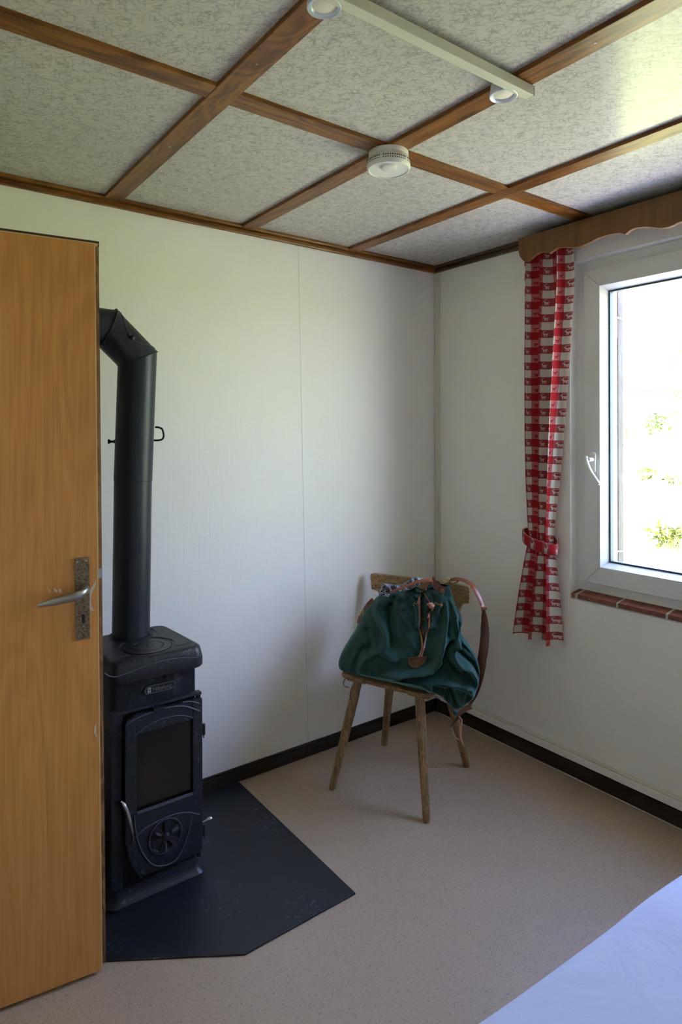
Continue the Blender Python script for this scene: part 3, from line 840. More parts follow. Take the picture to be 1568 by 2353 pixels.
# fire door
DX0, DX1, DZ0, DZ1 = -1.787, -1.533, .092, .592
YD = SYF-.012
GX0, GX1, GZ0_, GZ1_ = -1.752, -1.567, .287, .527
b = MB()
def fbox(x0, x1, z0, z1, y0=YD, y1=SYF+.010): b.box(x0, x1, y0, y1, z0, z1)
fbox(DX0, GX0, GZ0_, DZ1-.03); fbox(GX1, DX1, GZ0_, DZ1-.004)
b.prism([(DX0, DZ1-.03), (GX0-.0001, DZ1-.03), (GX0, GZ1_), (GX1, GZ1_), (GX1, DZ1-.004), (DX0+.03, DZ1-.004), (DX0+.006, DZ1-.014)], lambda p, t: (p[0], t, p[1]), YD, SYF+.010)
low = [(DX0, GZ0_), (DX0, .20), (DX0+.012, .14), (DX0+.036, DZ0+.004), (DX0+.06, DZ0-.008), (DX1-.02, DZ0-.008), (DX1, DZ0), (DX1, GZ0_)]
b.prism(low, lambda p, t: (p[0], t, p[1]), YD, SYF+.010)
fd = b.build('fire_door', M['iron'], stove, bevel=.003)
b = MB(); b.box(GX0-.002, GX1+.002, SYF-.001, SYF+.004, GZ0_-.002, GZ1_+.002); b.build('fire_glass', M['sglass'], fd)
b = MB(); b.box(GX0, GX1, YD-.004, YD+.004, GZ0_-.004, GZ0_+.003); b.build('glass_ledge', M['ridge'], fd, bevel=.001)
ridge([(291, 1667), (305, 1656), (340, 1640), (375, 1628), (405, 1623), (430, 1624), (459, 1634)], YD-.001, .0028, fd)
ridge([(419, 1613), (440, 1612), (459, 1617)], YD-.001, .0028, fd)
ridge([(310, 1692), (335, 1671), (365, 1655), (395, 1646), (420, 1644), (444, 1649)], YD-.001, .0016, fd)
ridge([(312, 1924), (330, 1906), (355, 1891), (385, 1877), (410, 1869), (435, 1867), (459, 1872)], YD-.001, .0025, fd)
ridge([(309, 1874), (311, 1905), (320, 1942), (333, 1968), (350, 1986), (368, 1990), (390, 1985), (408, 1972), (422, 1945), (434, 1910), (442, 1875)], YD-.001, .0025, fd)
ridge([(291, 1930), (300, 1975), (318, 2008), (335, 2021), (360, 2023), (400, 2010), (440, 1988)], YD-.0005, .0016, fd, 'iron')
# air wheel
AC = hit(380, 1920, 1, YD)
ay = YD
b = MB(); b.lathe([(.056, 0), (.056, .003), (.052, .0045), (.047, .003), (.045, 0)], (AC[0], ay, AC[2]), (0, -1, 0), 48); aw = b.build('air_wheel', M['iron'], fd, smooth=True)
b = MB(); b.tube([(AC[0]+.0535*math.cos(a), ay-.0035, AC[2]+.0535*math.sin(a)) for a in [2*math.pi*k/48 for k in range(48)]], .0012, 6, closed=True); b.build('wheel_rim', M['ridge'], aw, smooth=True)
b = MB(); b.lathe([(.048, -.001), (.048, .0006)], (AC[0], ay, AC[2]), (0, -1, 0), 40); b.build('air_opening', M['black'], aw)
b = MB()
for k in range(6):
    a = math.radians(20 + 60*k); u_ = np.array([math.cos(a), 0, math.sin(a)]); w_ = np.array([-math.sin(a), 0, math.cos(a)])
    c = np.array([AC[0], ay-.003, AC[2]])
    b.prism([(.008, -.005), (.042, -.012), (.047, -.009), (.047, .009), (.042, .012), (.008, .005)], lambda p, t: c + u_*p[0] + w_*p[1] + np.array([0, -t, 0]), -.001, .002)
b.build('wheel_spokes', M['iron'], aw, bevel=.0006)
b = MB(); b.lathe([(.013, 0), (.012, .006), (.008, .009), (.001, .010)], (AC[0], ay-.002, AC[2]), (0, -1, 0), 20); b.build('wheel_hub', M['iron'], aw, smooth=True)
for k in (45, 165, 285):
    a = math.radians(k-20); u_ = np.array([math.cos(a), 0, math.sin(a)]); w_ = np.array([-math.sin(a), 0, math.cos(a)])
    b = MB(); b.obox(np.array([AC[0], ay-.009, AC[2]]) + u_*.032, [u_, w_, (0, 1, 0)], (.010, .0022, .005)); b.build('wheel_grip', M['ridge'], aw, bevel=.001)
# chrome door handle on the far side edge of the fire door
YH = YD-.022
hp = [fr(279, 1843, YH), fr(285, 1850, YH-.004), fr(291, 1862, YH-.008), fr(296, 1878, YH-.008), fr(300, 1894, YH-.006), fr(304, 1912, YH), fr(305, 1928, YH+.010), fr(306, 1936, YD)]
b = MB(); b.tube(smoothpath(hp, 6), [float(np.interp(k/42, [0, .15, .5, .7, 1], [.003, .0065, .006, .0045, .0035])) for k in range(43)], 12)
b.tube([fr(279, 1843, YH), fr(276, 1848, YD+.01)], .003, 8)
b.build('door_handle', M['chrome'], fd, smooth=True)
# hinges and side lever
for (u, v) in ((468, 1672), (468, 1903)):
    P = hit(u, v, 1, SYF+.004); b = MB()
    b.box(SX1-.002, SX1+.012, SYF-.006, SYF+.010, P[2]-.016, P[2]+.010); b.lathe([(.0055, -.020), (.0055, .016)], (SX1+.009, SYF-.002, P[2]), seg=14); b.lathe([(.0022, -.030), (.0022, -.018)], (SX1+.009, SYF-.002, P[2]), seg=10)
    b.build('hinge', M['blackmetal'], stove, bevel=.001)
P = hit(466, 1889, 1, SYF-.004)
b = MB(); b.tube([(SX1-.002, SYF-.004, P[2]), (SX1+.018, SYF-.004, P[2]+.001)], .0022, 8); ax_ = (SX1+.014, SYF-.004, P[2]+.001)
b.lathe([(.003, 0), (.0042, .004), (.0062, .014), (.0058, .020), (.003, .0235)], ax_, (1, -.02, .05), 18); b.build('air_lever', M['chrome'], stove, smooth=True)

# ------------------------------------------------------------------ stovepipe
R_P = .0625
pipe = empty('stovepipe', (-1.688, -.222, .766), 'black steel stovepipe rising from the wood stove and bending toward the door', 'stovepipe')
j0 = np.array([-1.688, -.222, .766]); jm = np.array([-1.681, -.227, 1.300]); j1 = np.array([-1.668, -.236, 1.716]); j2 = np.array([-1.768, -.232, 1.812]); j3 = np.array([XW, -.215, 1.835])
def cut_ring(P, dirn, nplane, r, seg=48):
    d_ = np.array(dirn, float); d_ /= np.linalg.norm(d_); n_ = np.array(nplane, float); n_ /= np.linalg.norm(n_)
    a = np.cross(d_, [0, 1, 0]); a /= np.linalg.norm(a); b_ = np.cross(d_, a)
    out = []
    for k in range(seg):
        q = 2*math.pi*k/seg; v = r*(a*math.cos(q)+b_*math.sin(q)); out.append(P + v - d_*np.dot(v, n_)/np.dot(d_, n_))
    return out
dA, dB, dC = (j1-jm)/np.linalg.norm(j1-jm), (j2-j1)/np.linalg.norm(j2-j1), (j3-j2)/np.linalg.norm(j3-j2)
d0 = (jm-j0)/np.linalg.norm(jm-j0)
b = MB(); b.loft([cut_ring(j0, d0, (0,0,1), R_P), cut_ring(jm, d0, d0, R_P)]); b.build('lower_pipe', M['pipe'], pipe, smooth=True)
b = MB(); b.loft([cut_ring(jm-dA*.002, dA, dA, R_P+.0012), cut_ring(j1, dA, dA+dB, R_P+.0012)]); up = b.build('upper_pipe', M['pipe'], pipe, smooth=True)
b = MB(); b.tube(cut_ring(jm-dA*.002, dA, dA, R_P+.0010), .0009, 6, closed=True); b.build('joint_line', M['black'], pipe, smooth=True)
b = MB(); b.loft([cut_ring(j1+dB*.0015, dB, dA+dB, R_P+.003), cut_ring(j2-dB*.001, dB, dB+dC, R_P+.003)]); elb = b.build('elbow', M['pipe'], pipe, smooth=True)
b = MB(); b.loft([cut_ring(j2, dC, dB+dC, R_P), cut_ring(j3, dC, (1,0,0), R_P)]); b.build('horizontal_pipe', M['pipe'], pipe, smooth=True)
b = MB(); b.tube(cut_ring(j1, dA, dA+dB, R_P+.0035), .0018, 6, closed=True); b.tube(cut_ring(j2, dC, dB+dC, R_P+.0035), .0018, 6, closed=True); b.build('elbow_seam', M['pipe'], elb, smooth=True)
# cleaning hatch on the elbow: curved cover plate with a bright rim and a knob
cm = (j1+j2)/2; nf = -FW*.55 + RT*.83; nf = nf/np.linalg.norm(nf)
up_ = np.cross(dB, np.cross(nf, dB)); up_ /= np.linalg.norm(up_); side_ = np.cross(dB, up_)
NPl = np.array([-.25, -.62, 0.0]) + np.cross(dB, [0, 1, 0])*0
topv = np.cross(dB, np.array([0, 1.0, 0])); topv /= np.linalg.norm(topv)
if topv[2] < 0: topv = -topv
fv = np.cross(dB, topv); fv = fv if np.dot(fv, FW) < 0 else -fv
pts = []
L2 = np.linalg.norm(j2-j1)/2
for k in range(25):
    t = -1 + 2*k/24
    ang = math.radians(2 + 76*(1-t*t))
    pts.append(cm + dB*t*(L2+.022) + (R_P+.0042)*(topv*math.cos(ang) + fv*math.sin(ang)))
b = MB(); b.tube(pts, .0011, 6); b.build('hatch_rim', M['ridge'], elb, smooth=True)
K = pts[12]; kn = topv*.2 + fv*.98
b = MB(); b.lathe([(.005, -.002), (.005, .004), (.0075, .006), (.0075, .010), (.003, .012)], K, kn, 16); b.build('hatch_knob', M['blackmetal'], elb, smooth=True)
# damper: spindle through the pipe, hook handle on one side, knob on the other
zc = 1.434; f_ = (zc-jm[2])/(j1[2]-jm[2]); pc = jm*(1-f_)+j1*f_
b = MB()
dr = np.array([.93, -.36, 0]); dr /= np.linalg.norm(dr)
z_ = np.array([0, 0, 1.0])
hk = [pc+dr*.060, pc+dr*.080, pc+dr*.092+z_*.004, pc+dr*.097+z_*.014, pc+dr*.095+z_*.030, pc+dr*.090+z_*.040, pc+dr*.078+z_*.045, pc+dr*.068+z_*.045]
b.tube(smoothpath(hk, 5), .0035, 10)
dk = b.build('damper_handle', M['blackmetal'], up, smooth=True)
b = MB(); b.lathe([(.008, .058), (.008, .064), (.0045, .068), (.0045, .078), (.0085, .082), (.0085, .086), (.004, .087)], pc - z_*.004, -dr, 18); b.build('damper_knob', M['blackmetal'], up, smooth=True)

# ------------------------------------------------------------------ chair
E1 = np.array([.933, .36, 0]); E2 = np.array([.36, -.933, 0]); O = np.array([-.765, -.470, 0])
def cp(a, c, z): return O + E1*a + E2*c + np.array([0, 0, z])
chair = empty('wooden_chair', tuple(cp(.2, 0, 0)), 'worn beech chair with splayed legs and a plank backrest, standing in the room corner', 'chair')
outl = []
def seatout(g=0, n=8):
    pts = []
    for (a, c, r, a0) in ((.038, .165, .045, 270), (.345, .130, .05, 0), (.345, -.130, .05, 90), (.038, -.170, .045, 180)):
        for k in range(n+1):
            q = math.radians(a0 + 90*k/n)
            # angle 270: toward -E1 then +E2
            pts.append((a + (r-g)*math.sin(q+math.pi/2+math.pi/2)*-1 if False else a, c, q, r-g))
    return pts
def rounded(corners, n=8):
    out = []
    m = len(corners)
    for i in range(m):
        p = np.array(corners[i][:2]); r = corners[i][2]
        a = np.array(corners[i-1][:2]) - p; c = np.array(corners[(i+1) % m][:2]) - p
        a /= np.linalg.norm(a); c /= np.linalg.norm(c)
        half = math.acos(np.clip(np.dot(a, c), -1, 1))/2
        t = r/math.tan(half)
        p0, p1 = p+a*t, p+c*t
        ctr = p + (a+c)/np.linalg.norm(a+c)*r/math.sin(half)
        v0, v1 = p0-ctr, p1-ctr
        th0 = math.atan2(v0[1], v0[0]); th1 = math.atan2(v1[1], v1[0]); d = (th1-th0+math.pi) % (2*math.pi)-math.pi
        for k in range(n+1):
            th = th0 + d*k/n; out.append((ctr[0]+r*math.cos(th), ctr[1]+r*math.sin(th)))
    return out
def seatring(g, z):
    c = rounded([(0+g-.004, -.214+g, .045), (.012+g-.018, 0, .5), (0+g-.004, .212-g, .050), (.385-g, .180-g, .05), (.385-g, -.180+g, .05)], 8)
    return [cp(a, b_, z) for a, b_ in c]
b = MB(); b.loft([seatring(.008, .440), seatring(.001, .444), seatring(-.001, .450), seatring(.001, .456), seatring(.008, .460)])
b.build('seat', M['seat'], chair, smooth=True)
for a, c in ((.055, .143), (.055, -.140), (.315, .120), (.315, -.120)):
    b = MB()
    if a < .1: b.obox(cp(a, c, .4325), [E1, E2, (0, 0, 1)], (.030, .045, .008))
    else: b.obox(cp(a, c, .4325), [E1, E2, (0, 0, 1)], (.030, .035, .008))
    b.build('leg_block', M['chair'], chair, bevel=.004)
for (ft, tp) in (((-.051, -.210), (.045, -.138)), ((-.048, .212), (.045, .140)), ((.389, -.205), (.320, -.125)), ((.412, .192), (.320, .125))):
    F_, T_ = cp(ft[0], ft[1], 0), cp(tp[0], tp[1], .436)
    b = MB(); ax = (T_-F_); L = np.linalg.norm(ax); ax /= L
    pr = [(.0115, .0), (.0135, .003), (.0150, .02), (.0175, .16), (.0200, .30), (.0200, .36), (.0185, L-.01), (.0175, L)]
    a_ = np.cross(ax, [0, 0, 1.0]); a_ /= np.linalg.norm(a_); b_ = np.cross(ax, a_)
    rings = []
    for r, hh in pr:
        c0 = F_ + ax*hh
        ring_ = [c0 + r*(a_*math.cos(q)+b_*math.sin(q)) for q in [2*math.pi*(k+.5)/12 for k in range(12)]]
        if hh < .0035:
            ring_ = [np.array([p[0], p[1], max(hh, 0)]) for p in ring_]
        rings.append(ring_)
    b.loft(rings); b.build('leg', M['chair'], chair, smooth=True, angle=25)
# backrest: wide curved top board, tapering below
P1, P2 = at(857, 1315, 3.08), at(1084, 1347, 3.08*.914)
mid = (P1+P2)/2
ma, mc = float(np.dot(mid-O, E1)), float(np.dot(mid-O, E2)); hw = np.linalg.norm((P2-P1)[:2])/2
ztop = float(mid[2])
# taper given as (height, half width)
prof = [(.445, .100), (.52, .125), (.62, .165), (.69, .195), (ztop-.076, .212), (ztop-.070, hw-.006), (ztop-.020, hw), (ztop-.003, hw-.001), (ztop, hw-.004)]
for (thick, nm) in ((.022, 'backrest'),):
    b = MB(); rings = []
    NS = 24
    for z, w_ in prof:
        front = []; back = []
        for k in range(NS+1):
            s_ = -1 + 2*k/NS; c_ = s_*w_
            lean = (z-.46)/(ztop-.46)
            a_ = .362 + (ma-.362)*lean - .020*(s_*w_/hw)**2 + .010
            th = .022 + .008*abs(s_)**2
            arch = -.010*(s_)**2 if z > ztop-.03 else 0
            front.append(cp(a_-th/2, mc*lean + c_, z+arch*0)); back.append(cp(a_+th/2, mc*lean + c_, z+arch*0))
        rings.append(front + back[::-1])
    b.loft(rings)
    b.build(nm, M['seat'], chair, bevel=.003)

# ------------------------------------------------------------------ green bag
def z1(p): return (720 + p[0]/3.409, 1260 + p[1]/3.409)
OUT = [(881,1361),(867,1371),(849,1392),(831,1418),(817,1451),(799,1477),(785,1500),(776.5,1524),(779,1538),(789,1546),(817,1556),(846,1563.6),(884,1571),(925,1578),(969,1583.5),(1004,1585),
       (1017,1597),(1028,1615),(1037,1627),(1051,1631),(1066,1625),(1081,1612),(1091,1597),(1098,1577),(1103,1553),(1101,1530),(1095.5,1509),(1084,1489),(1069,1468),(1058,1454),(1058,1440),(1063,1424),(1060,1410),(1048,1392),(1040,1368),(1035,1350),
       (1025,1343),(1013,1340),(998,1342),(985,1349),(978,1356),(966,1354),(955,1345),(937,1346),(919,1351),(898,1358)]
OC = (955, 1475)
oa = np.array([math.atan2(p[1]-OC[1], p[0]-OC[0]) for p in OUT]); orr = np.array([math.hypot(p[0]-OC[0], p[1]-OC[1]) for p in OUT])
idx = np.argsort(oa); oa, orr = oa[idx], orr[idx]
oa3 = np.concatenate([oa-2*math.pi, oa, oa+2*math.pi]); or3 = np.concatenate([orr]*3)
_tg = np.linspace(-math.pi, math.pi, 721)[:-1]
_rg = np.interp(_tg, oa3, or3)
def _blur(r, s):
    k = np.exp(-.5*(np.arange(-3*s, 3*s+1)/s)**2); k /= k.sum()
    return np.convolve(np.concatenate([r[-3*s:], r, r[:3*s]]), k, 'valid')
_rs, _rf = _blur(_rg, 38), _blur(_rg, 2)
_t3 = np.concatenate([_tg-2*math.pi, _tg, _tg+2*math.pi])
def orad(th, t=1.0):
    w = t**5
    return float((1-w)*np.interp(th, _t3, np.tile(_rs, 3)) + w*np.interp(th, _t3, np.tile(_rf, 3)))
def sheet(u, v):
    off = .05
    for _ in range(14):
        P = hitp(u, v, cp(off, 0, .46), E1)
        z = P[2]
        t = min(max((z-.47)/.34, 0), 1)
        new = .030 + .285*(t**1.15)
        if z < .46: new = .030 + (.46-z)*.25
        off = off*.5 + new*.5
    return P
FOLDS = [  # zoom-space polylines, amplitude (m), width (zoom px)
    ([(500,400),(480,450),(500,520),(548,600),(560,680),(535,745),(620,790)], .020, 30),
    ([(560,345),(660,350),(700,390),(690,440)], .014, 28),
    ([(640,350),(610,430),(560,470)], -.010, 30),
    ([(600,450),(590,560),(600,650),(610,740)], -.026, 38),
    ([(700,400),(640,520),(640,700)], -.010, 45),
    ([(240,800),(300,690),(380,560)], .012, 45),
    ([(380,960),(370,900),(400,820),(500,760)], .012, 30),
    ([(300,960),(320,860),(400,740)], -.010, 35),
    ([(500,985),(560,945),(700,905),(850,885),(935,830),(970,760),(990,650),(1020,520),(1025,400)], .030, 34),
    ([(560,985),(700,950),(860,935),(1000,880),(1020,800),(1060,720)], -.030, 38),
    ([(1035,640),(1040,520),(1035,400)], -.016, 18),
    ([(1060,380),(1090,450),(1110,540),(1118,640),(1110,700)], .022, 20),
    ([(1130,480),(1165,560),(1150,620)], .010, 20),
    ([(1110,520),(1130,600),(1120,660)], -.016, 16),
    ([(1110,700),(1065,770),(1120,850),(1200,890),(1245,960),(1280,1060)], .028, 24),
    ([(1120,760),(1190,830),(1250,900),(1290,1000)], -.022, 20),
    ([(1150,690),(1220,770),(1280,870),(1300,960)], .014, 20),
    ([(520,985),(680,960),(830,960),(960,965),(1080,985),(1170,1030),(1230,1100),(1250,1160)], .024, 45),
    ([(880,1000),(960,1040),(1010,1110),(1060,1200)], .014, 30),
    ([(1040,1040),(1080,1110),(1110,1200)], -.030, 34),
    ([(1150,1080),(1150,1160),(1160,1230)], .014, 20),
    ([(1180,1050),(1210,1150)], -.014, 18),
    ([(900,560),(960,620),(940,700)], .010, 40),
    ([(620,800),(720,760),(760,640)], .008, 40),
    ([(660,1070),(680,1000),(700,960)], -.008, 24),
    ([(800,1090),(830,1010)], -.010, 30),
    ([(850,300),(850,400),(845,520),(840,620)], -.055, 26),
    ([(800,310),(905,320),(960,310)], -.050, 22),
    ([(905,330),(930,360),(940,400)], -.025, 18),
    ([(770,370),(800,440),(800,560)], .012, 20),
    ([(990,360),(960,440),(920,560)], .014, 24),
    ([(800,290),(770,330),(800,360)], .016, 12),
    ([(1010,800),(1060,880),(1130,960)], -.034, 48),
    ([(560,1010),(700,1000),(850,1010),(960,1050)], .016, 40),
    ([(845,420),(842,500),(838,600)], -.022, 30),
    ([(900,470),(905,540)], -.012, 22),
    ([(420,620),(450,700),(430,780)], -.012, 30),
    ([(330,800),(300,880),(290,940)], .010, 24),
]
segs = []
for pl_, amp, wd in FOLDS:
    q = np.array([z1(p) for p in smoothpath([(p[0], p[1]) for p in pl_], 5)])
    segs.append((q[:-1], q[1:], amp, wd/3.409))
def folds(u, v):
    tot = 0.0
    p = np.array([u, v])
    for A, B, amp, wd in segs:
        d_ = B-A; L = (d_**2).sum(1)+1e-9
        t = np.clip(((p-A)*d_).sum(1)/L, 0, 1)
        dist = np.sqrt((((A+d_*t[:, None])-p)**2).sum(1)).min()
        if dist < wd*2.6: tot += 1.9*amp*math.exp(-(dist/wd)**2*2.2)
    return tot
def bagdepth(u, v, t):
    infl = max(0.0, 1-t**2.6)**.55
    base = .085 + .03*math.exp(-((v-1540)/60)**2)
    hf = .003*math.sin(u*.11+v*.05)+.003*math.sin(v*.13-u*.06)+.002*math.sin(u*.31-v*.22)
    return infl*(base + hf) + folds(u, v)*min(1, (1-t)*7+.12)
def bagt(u, v):
    th = math.atan2(v-OC[1], u-OC[0]); r = math.hypot(u-OC[0], v-OC[1]); lo, hi = 0.0, 1.0
    for _ in range(14):
        m = (lo+hi)/2
        if m*orad(th, m) < r: lo = m
        else: hi = m
    return hi
def bagpt(u, v, off=.004):
    t = bagt(u, v)
    return sheet(u, v) - FW*(bagdepth(u, v, t) + off)
bag = empty('canvas_bag', tuple(cp(.15, 0, .461)), 'dark green drawstring bag with tan leather straps slumped on the wooden chair seat', 'bag')
NRg, NT_ = 64, 300
b = MB()
rings_f = []
front, back = [], []
def settle(P, back=False):
    P = P.copy(); a_ = float(np.dot(P-O, E1)); c_ = float(np.dot(P-O, E2)); z = P[2]
    if a_ > -.03 and -.235 < c_ < .232 and z < .4635:
        if z > .452 or c_ < .17: P[2] = .4635
        else: P = P + E2*(.232-c_)
    if not back and c_ < .235:
        if z > .440 and c_ < .195:
            z = P[2] = max(z, .4635)
            lim = .016 - .10*max(0.0, min(1, (z-.4635)/.06))
            if z < .5235 and a_ < lim: P = P + E1*(lim-a_); a_ = lim
    z = P[2]
    if z > .463 and abs(c_) < .26:
        lean = (z-.46)/(ztop-.46); am_ = .362 + (ma-.362)*lean - .020*(c_/hw)**2 + .010 - .020
        if a_ > am_: P = P - E1*(a_-am_)
    return P
for i in range(NRg+1):
    t = i/NRg; tt = 1-(1-t)**1.25
    fr_, bk_ = [], []
    for k in range(NT_):
        th = -math.pi + 2*math.pi*k/NT_; r = orad(th, tt)*tt
        u, v = OC[0]+r*math.cos(th), OC[1]+r*math.sin(th)
        B_ = sheet(u, v)
        fr_.append(settle(B_ - FW*bagdepth(u, v, tt)))
        infl = max(0.0, 1-tt**2.4)**.5
        zz = B_[2]
        bt = float(np.interp(zz, [.36, .46, .50, .62, .80], [.02, .07, .17, .17, .035]))
        bk_.append(settle(B_ + FW*infl*bt, True))
    front.append(fr_); back.append(bk_)
n0 = b.add([p for r_ in front for p in r_], [])
for i in range(NRg):
    for k in range(NT_):
        k2 = (k+1) % NT_
        b.f.append((n0+i*NT_+k, n0+(i+1)*NT_+k, n0+(i+1)*NT_+k2, n0+i*NT_+k2))
n1 = b.add([p for r_ in back[:-1] for p in r_], [])
for i in range(NRg):
    for k in range(NT_):
        k2 = (k+1) % NT_
        A_ = n1+i*NT_; B2 = n1+(i+1)*NT_ if i < NRg-1 else n0+NRg*NT_
        b.f.append((A_+k, A_+k2, B2+k2, B2+k))
body = b.build('bag_body', M['canvas'], bag, smooth=True, angle=180)
sm = body.modifiers.new('smooth', 'SMOOTH'); sm.factor = .5; sm.iterations = 5

def px_path(pxs, off=.004, n=5):
    q = smoothpath([(p[0], p[1]) for p in pxs], n)
    return [bagpt(p[0], p[1], off) for p in q]
def zp(*ps): return [z1(p) for p in ps]
# leather tab, cords, knot, eyelets
tabp = [(722,785),(862,778),(858,800),(845,822),(820,842),(785,855),(755,852),(735,838),(727,815)]
b = MB(); pp = [z1(p) for p in tabp]
n = len(pp)
b.add([bagpt(u, v, .006) for u, v in pp] + [bagpt(u, v, .001) for u, v in pp], [tuple(range(n)), tuple(reversed(range(n, 2*n)))] + [(i, n+i, n+(i+1) % n, (i+1) % n) for i in range(n)])
tab = b.build('leather_tab', m_leather('stamped_leather', (.045, .013, .008), (.06, .018, .010)), bag)
b = MB(); b.tube([bagpt(u, v, .0065) for u, v in pp], .0012, 6, closed=True); b.build('tab_edge', M['leather'], tab, smooth=True)
b = MB(); b.tube([bagpt(*z1(p), .0066) for p in smoothpath([(770,815),(785,805),(800,815),(815,800),(828,803)], 4)], .0008, 5); b.tube([bagpt(*z1(p), .0066) for p in smoothpath([(768,826),(790,822),(815,822)], 4)], .0006, 5); b.build('stamped_mark', M['black'], tab)
cord = 'drawstring'
b = MB(); b.ribbon(px_path(zp((800,395),(818,360),(818,420),(818,500),(822,590),(828,680),(825,730),(805,778)), .012), .0072, .004, list([-FW]*36)); b.build(cord, M['leather'], bag, smooth=True)
b = MB(); b.ribbon(px_path(zp((915,440),(900,480),(880,560),(862,640),(845,700),(822,778)), .012), .0072, .004, list([-FW]*36)); b.build(cord, M['leather'], bag, smooth=True)
b = MB(); b.ribbon(px_path(zp((900,470),(868,490),(848,560),(850,640),(845,600),(860,540),(890,480)), .010), .006, .0035, list([-FW]*36)); b.build(cord, M['leather'], bag, smooth=True)
b = MB(); b.tube(px_path(zp((800,400),(815,370),(840,345),(865,345),(885,375),(900,400),(930,410),(960,400),(985,402)), .014), .0032, 8); b.build(cord, M['leather'], bag, smooth=True)
K0 = bagpt(*z1((903, 405)), .022)
b = MB()
for k, (ph, rx) in enumerate(((0, .010), (1.1, .009), (2.2, .010), (.5, .008))):
    a1 = np.array([math.cos(ph)*RT[0], math.cos(ph)*RT[1], math.sin(ph)]); a2 = -FW*.6 + np.array([0, 0, .5])*math.cos(ph) + RT*.3
    a2 = a2 - a1*np.dot(a1, a2); a2 /= np.linalg.norm(a2)
    c = K0 + RT*(.003*(k-1.5)) + np.array([0, 0, -.003*k+.004])
    b.tube([c + a1*rx*math.cos(q) + a2*rx*.75*math.sin(q) for q in [2*math.pi*j/20 for j in range(20)]], .0042, 8, closed=True)
b.tube([K0, K0+RT*.006+np.array([0,0,-.018]), K0+RT*.004+np.array([0,0,-.026])], [.005, .0045, .004], 8)
b.build('cord_knot', M['leather_pale'], bag, smooth=True)
for c_ in ((778, 402), (978, 404)):
    P = bagpt(*z1(c_), .004); b = MB()
    b.tube([P + RT*.0055*math.cos(q)*(.85) + np.array([0,0,1])*.0060*math.sin(q) for q in [2*math.pi*j/20 for j in range(20)]], .0014, 8, closed=True); e = b.build('eyelet', M['brass'], bag, smooth=True)
    b = MB(); b.lathe([(.0045, -.001), (.0045, .001)], P, -FW, 14); b.build('eyelet_hole', M['black'], e)
# stiff leather mouth piece at the top with its two ties
b = MB()
ZF = .022
q = [(938,215),(930,260),(940,310),(990,350),(1010,330),(1048,320),(1000,290),(965,255)]
pp = [z1(p) for p in q]
mp = [bagpt(u, max(v, 1346), .0) for u, v in pp]
base = sheet(*z1((985, 330)))
fl = [at(u, v, float(np.dot(base-CAM, FW)) - .034) for i, (u, v) in enumerate(pp)]
n = len(fl)
b.add([p for p in fl] + [p + FW*.004 for p in fl], [tuple(range(n)), tuple(reversed(range(n, 2*n)))] + [(i, n+i, n+(i+1) % n, (i+1) % n) for i in range(n)])
b.build('mouth_flap', M['leather_dark'], bag)
zb = float(np.dot(base-CAM, FW)) - .048
b = MB(); b.tube([at(*z1(p), zb) for p in smoothpath([(880,330),(885,300),(905,275),(930,262),(935,280),(925,290)], 5)], .0036, 8); b.build('flap_tie', M['leather'], bag, smooth=True)
b = MB(); b.tube([at(*z1(p), zb) for p in smoothpath([(1000,345),(1005,325),(1018,328),(1020,345),(1008,352)], 5)], .0036, 8); b.build('flap_tie', M['leather'], bag, smooth=True)
# back rim rising behind the mouth
zr = float(np.dot(base-CAM, FW)) + .004
b = MB()
rim = smoothpath([(725,300),(770,283),(808,290),(800,330),(850,345),(880,300),(915,255),(960,250),(1010,275),(1060,290),(1080,330)], 5)
rims = []
for k, p in enumerate(rim):
    P = at(*z1(p), zr + .010*math.sin(k*.4))
    rims.append([P - FW*.004, P + FW*.004, P + FW*.010 + np.array([0,0,-.030]), P - FW*.001 + np.array([0,0,-.030])])
b.loft(rims); b.build('back_rim', M['canvas'], bag, smooth=True)
# shoulder strap: ring at the top, over the side, hanging down to the foot tab
Zt = 2.72
rp = [(1000,245),(1030,238),(1065,250),(1060,268),(1010,272)]
b = MB(); b.tube([at(*z1((1030+38*math.cos(q_), 256+17*math.sin(q_)-10*math.cos(q_))), Zt) for q_ in [2*math.pi*j/24 for j in range(24)]], .0022, 8, closed=True); b.build('strap_ring', M['brass'], bag, smooth=True)
sp = [(1062,262),(1090,280),(1130,262),(1120,238),(1085,240),(1070,250)]
b = MB(); b.ribbon([at(*z1(p), Zt) for p in smoothpath(sp, 5)], .012, .003, [-np.array([0,0,1.])*.9-FW*.5]*40); b.build('strap_loop', M['leather'], bag, smooth=True)
st = [(1070,248,2.72),(1130,240,2.70),(1200,258,2.67),(1255,300,2.64),(1290,360,2.62),(1318,420,2.61),(1335,470,2.60)]
pth = smoothpath([at(*z1((a, c)), Z_) for a, c, Z_ in st], 5)
nm = [(-FW*.75 + RT*.35 + np.array([0, 0, .5])) for _ in pth]
b = MB(); b.ribbon(pth, [float(np.interp(k/(len(pth)-1), [0, .2, .6, .9, 1], [.012, .018, .026, .020, .010])) for k in range(len(pth))], .0032, nm); b.build('shoulder_strap', M['leather'], bag, smooth=True)
st = [(1335,470,2.60),(1340,520,2.60),(1345,600,2.59),(1345,700,2.58),(1335,800,2.57),(1322,880,2.57),(1310,980,2.56),(1295,1060,2.55),(1265,1150,2.54),(1225,1230,2.53)]
pth = smoothpath([at(*z1((a, c)), Z_) for a, c, Z_ in st], 5)
nm = [(-FW + RT*float(np.interp(k/(len(pth)-1), [0, .15, .5, .75, 1], [-1.8, -.9, -.2, -1.0, -1.6]))) for k in range(len(pth))]
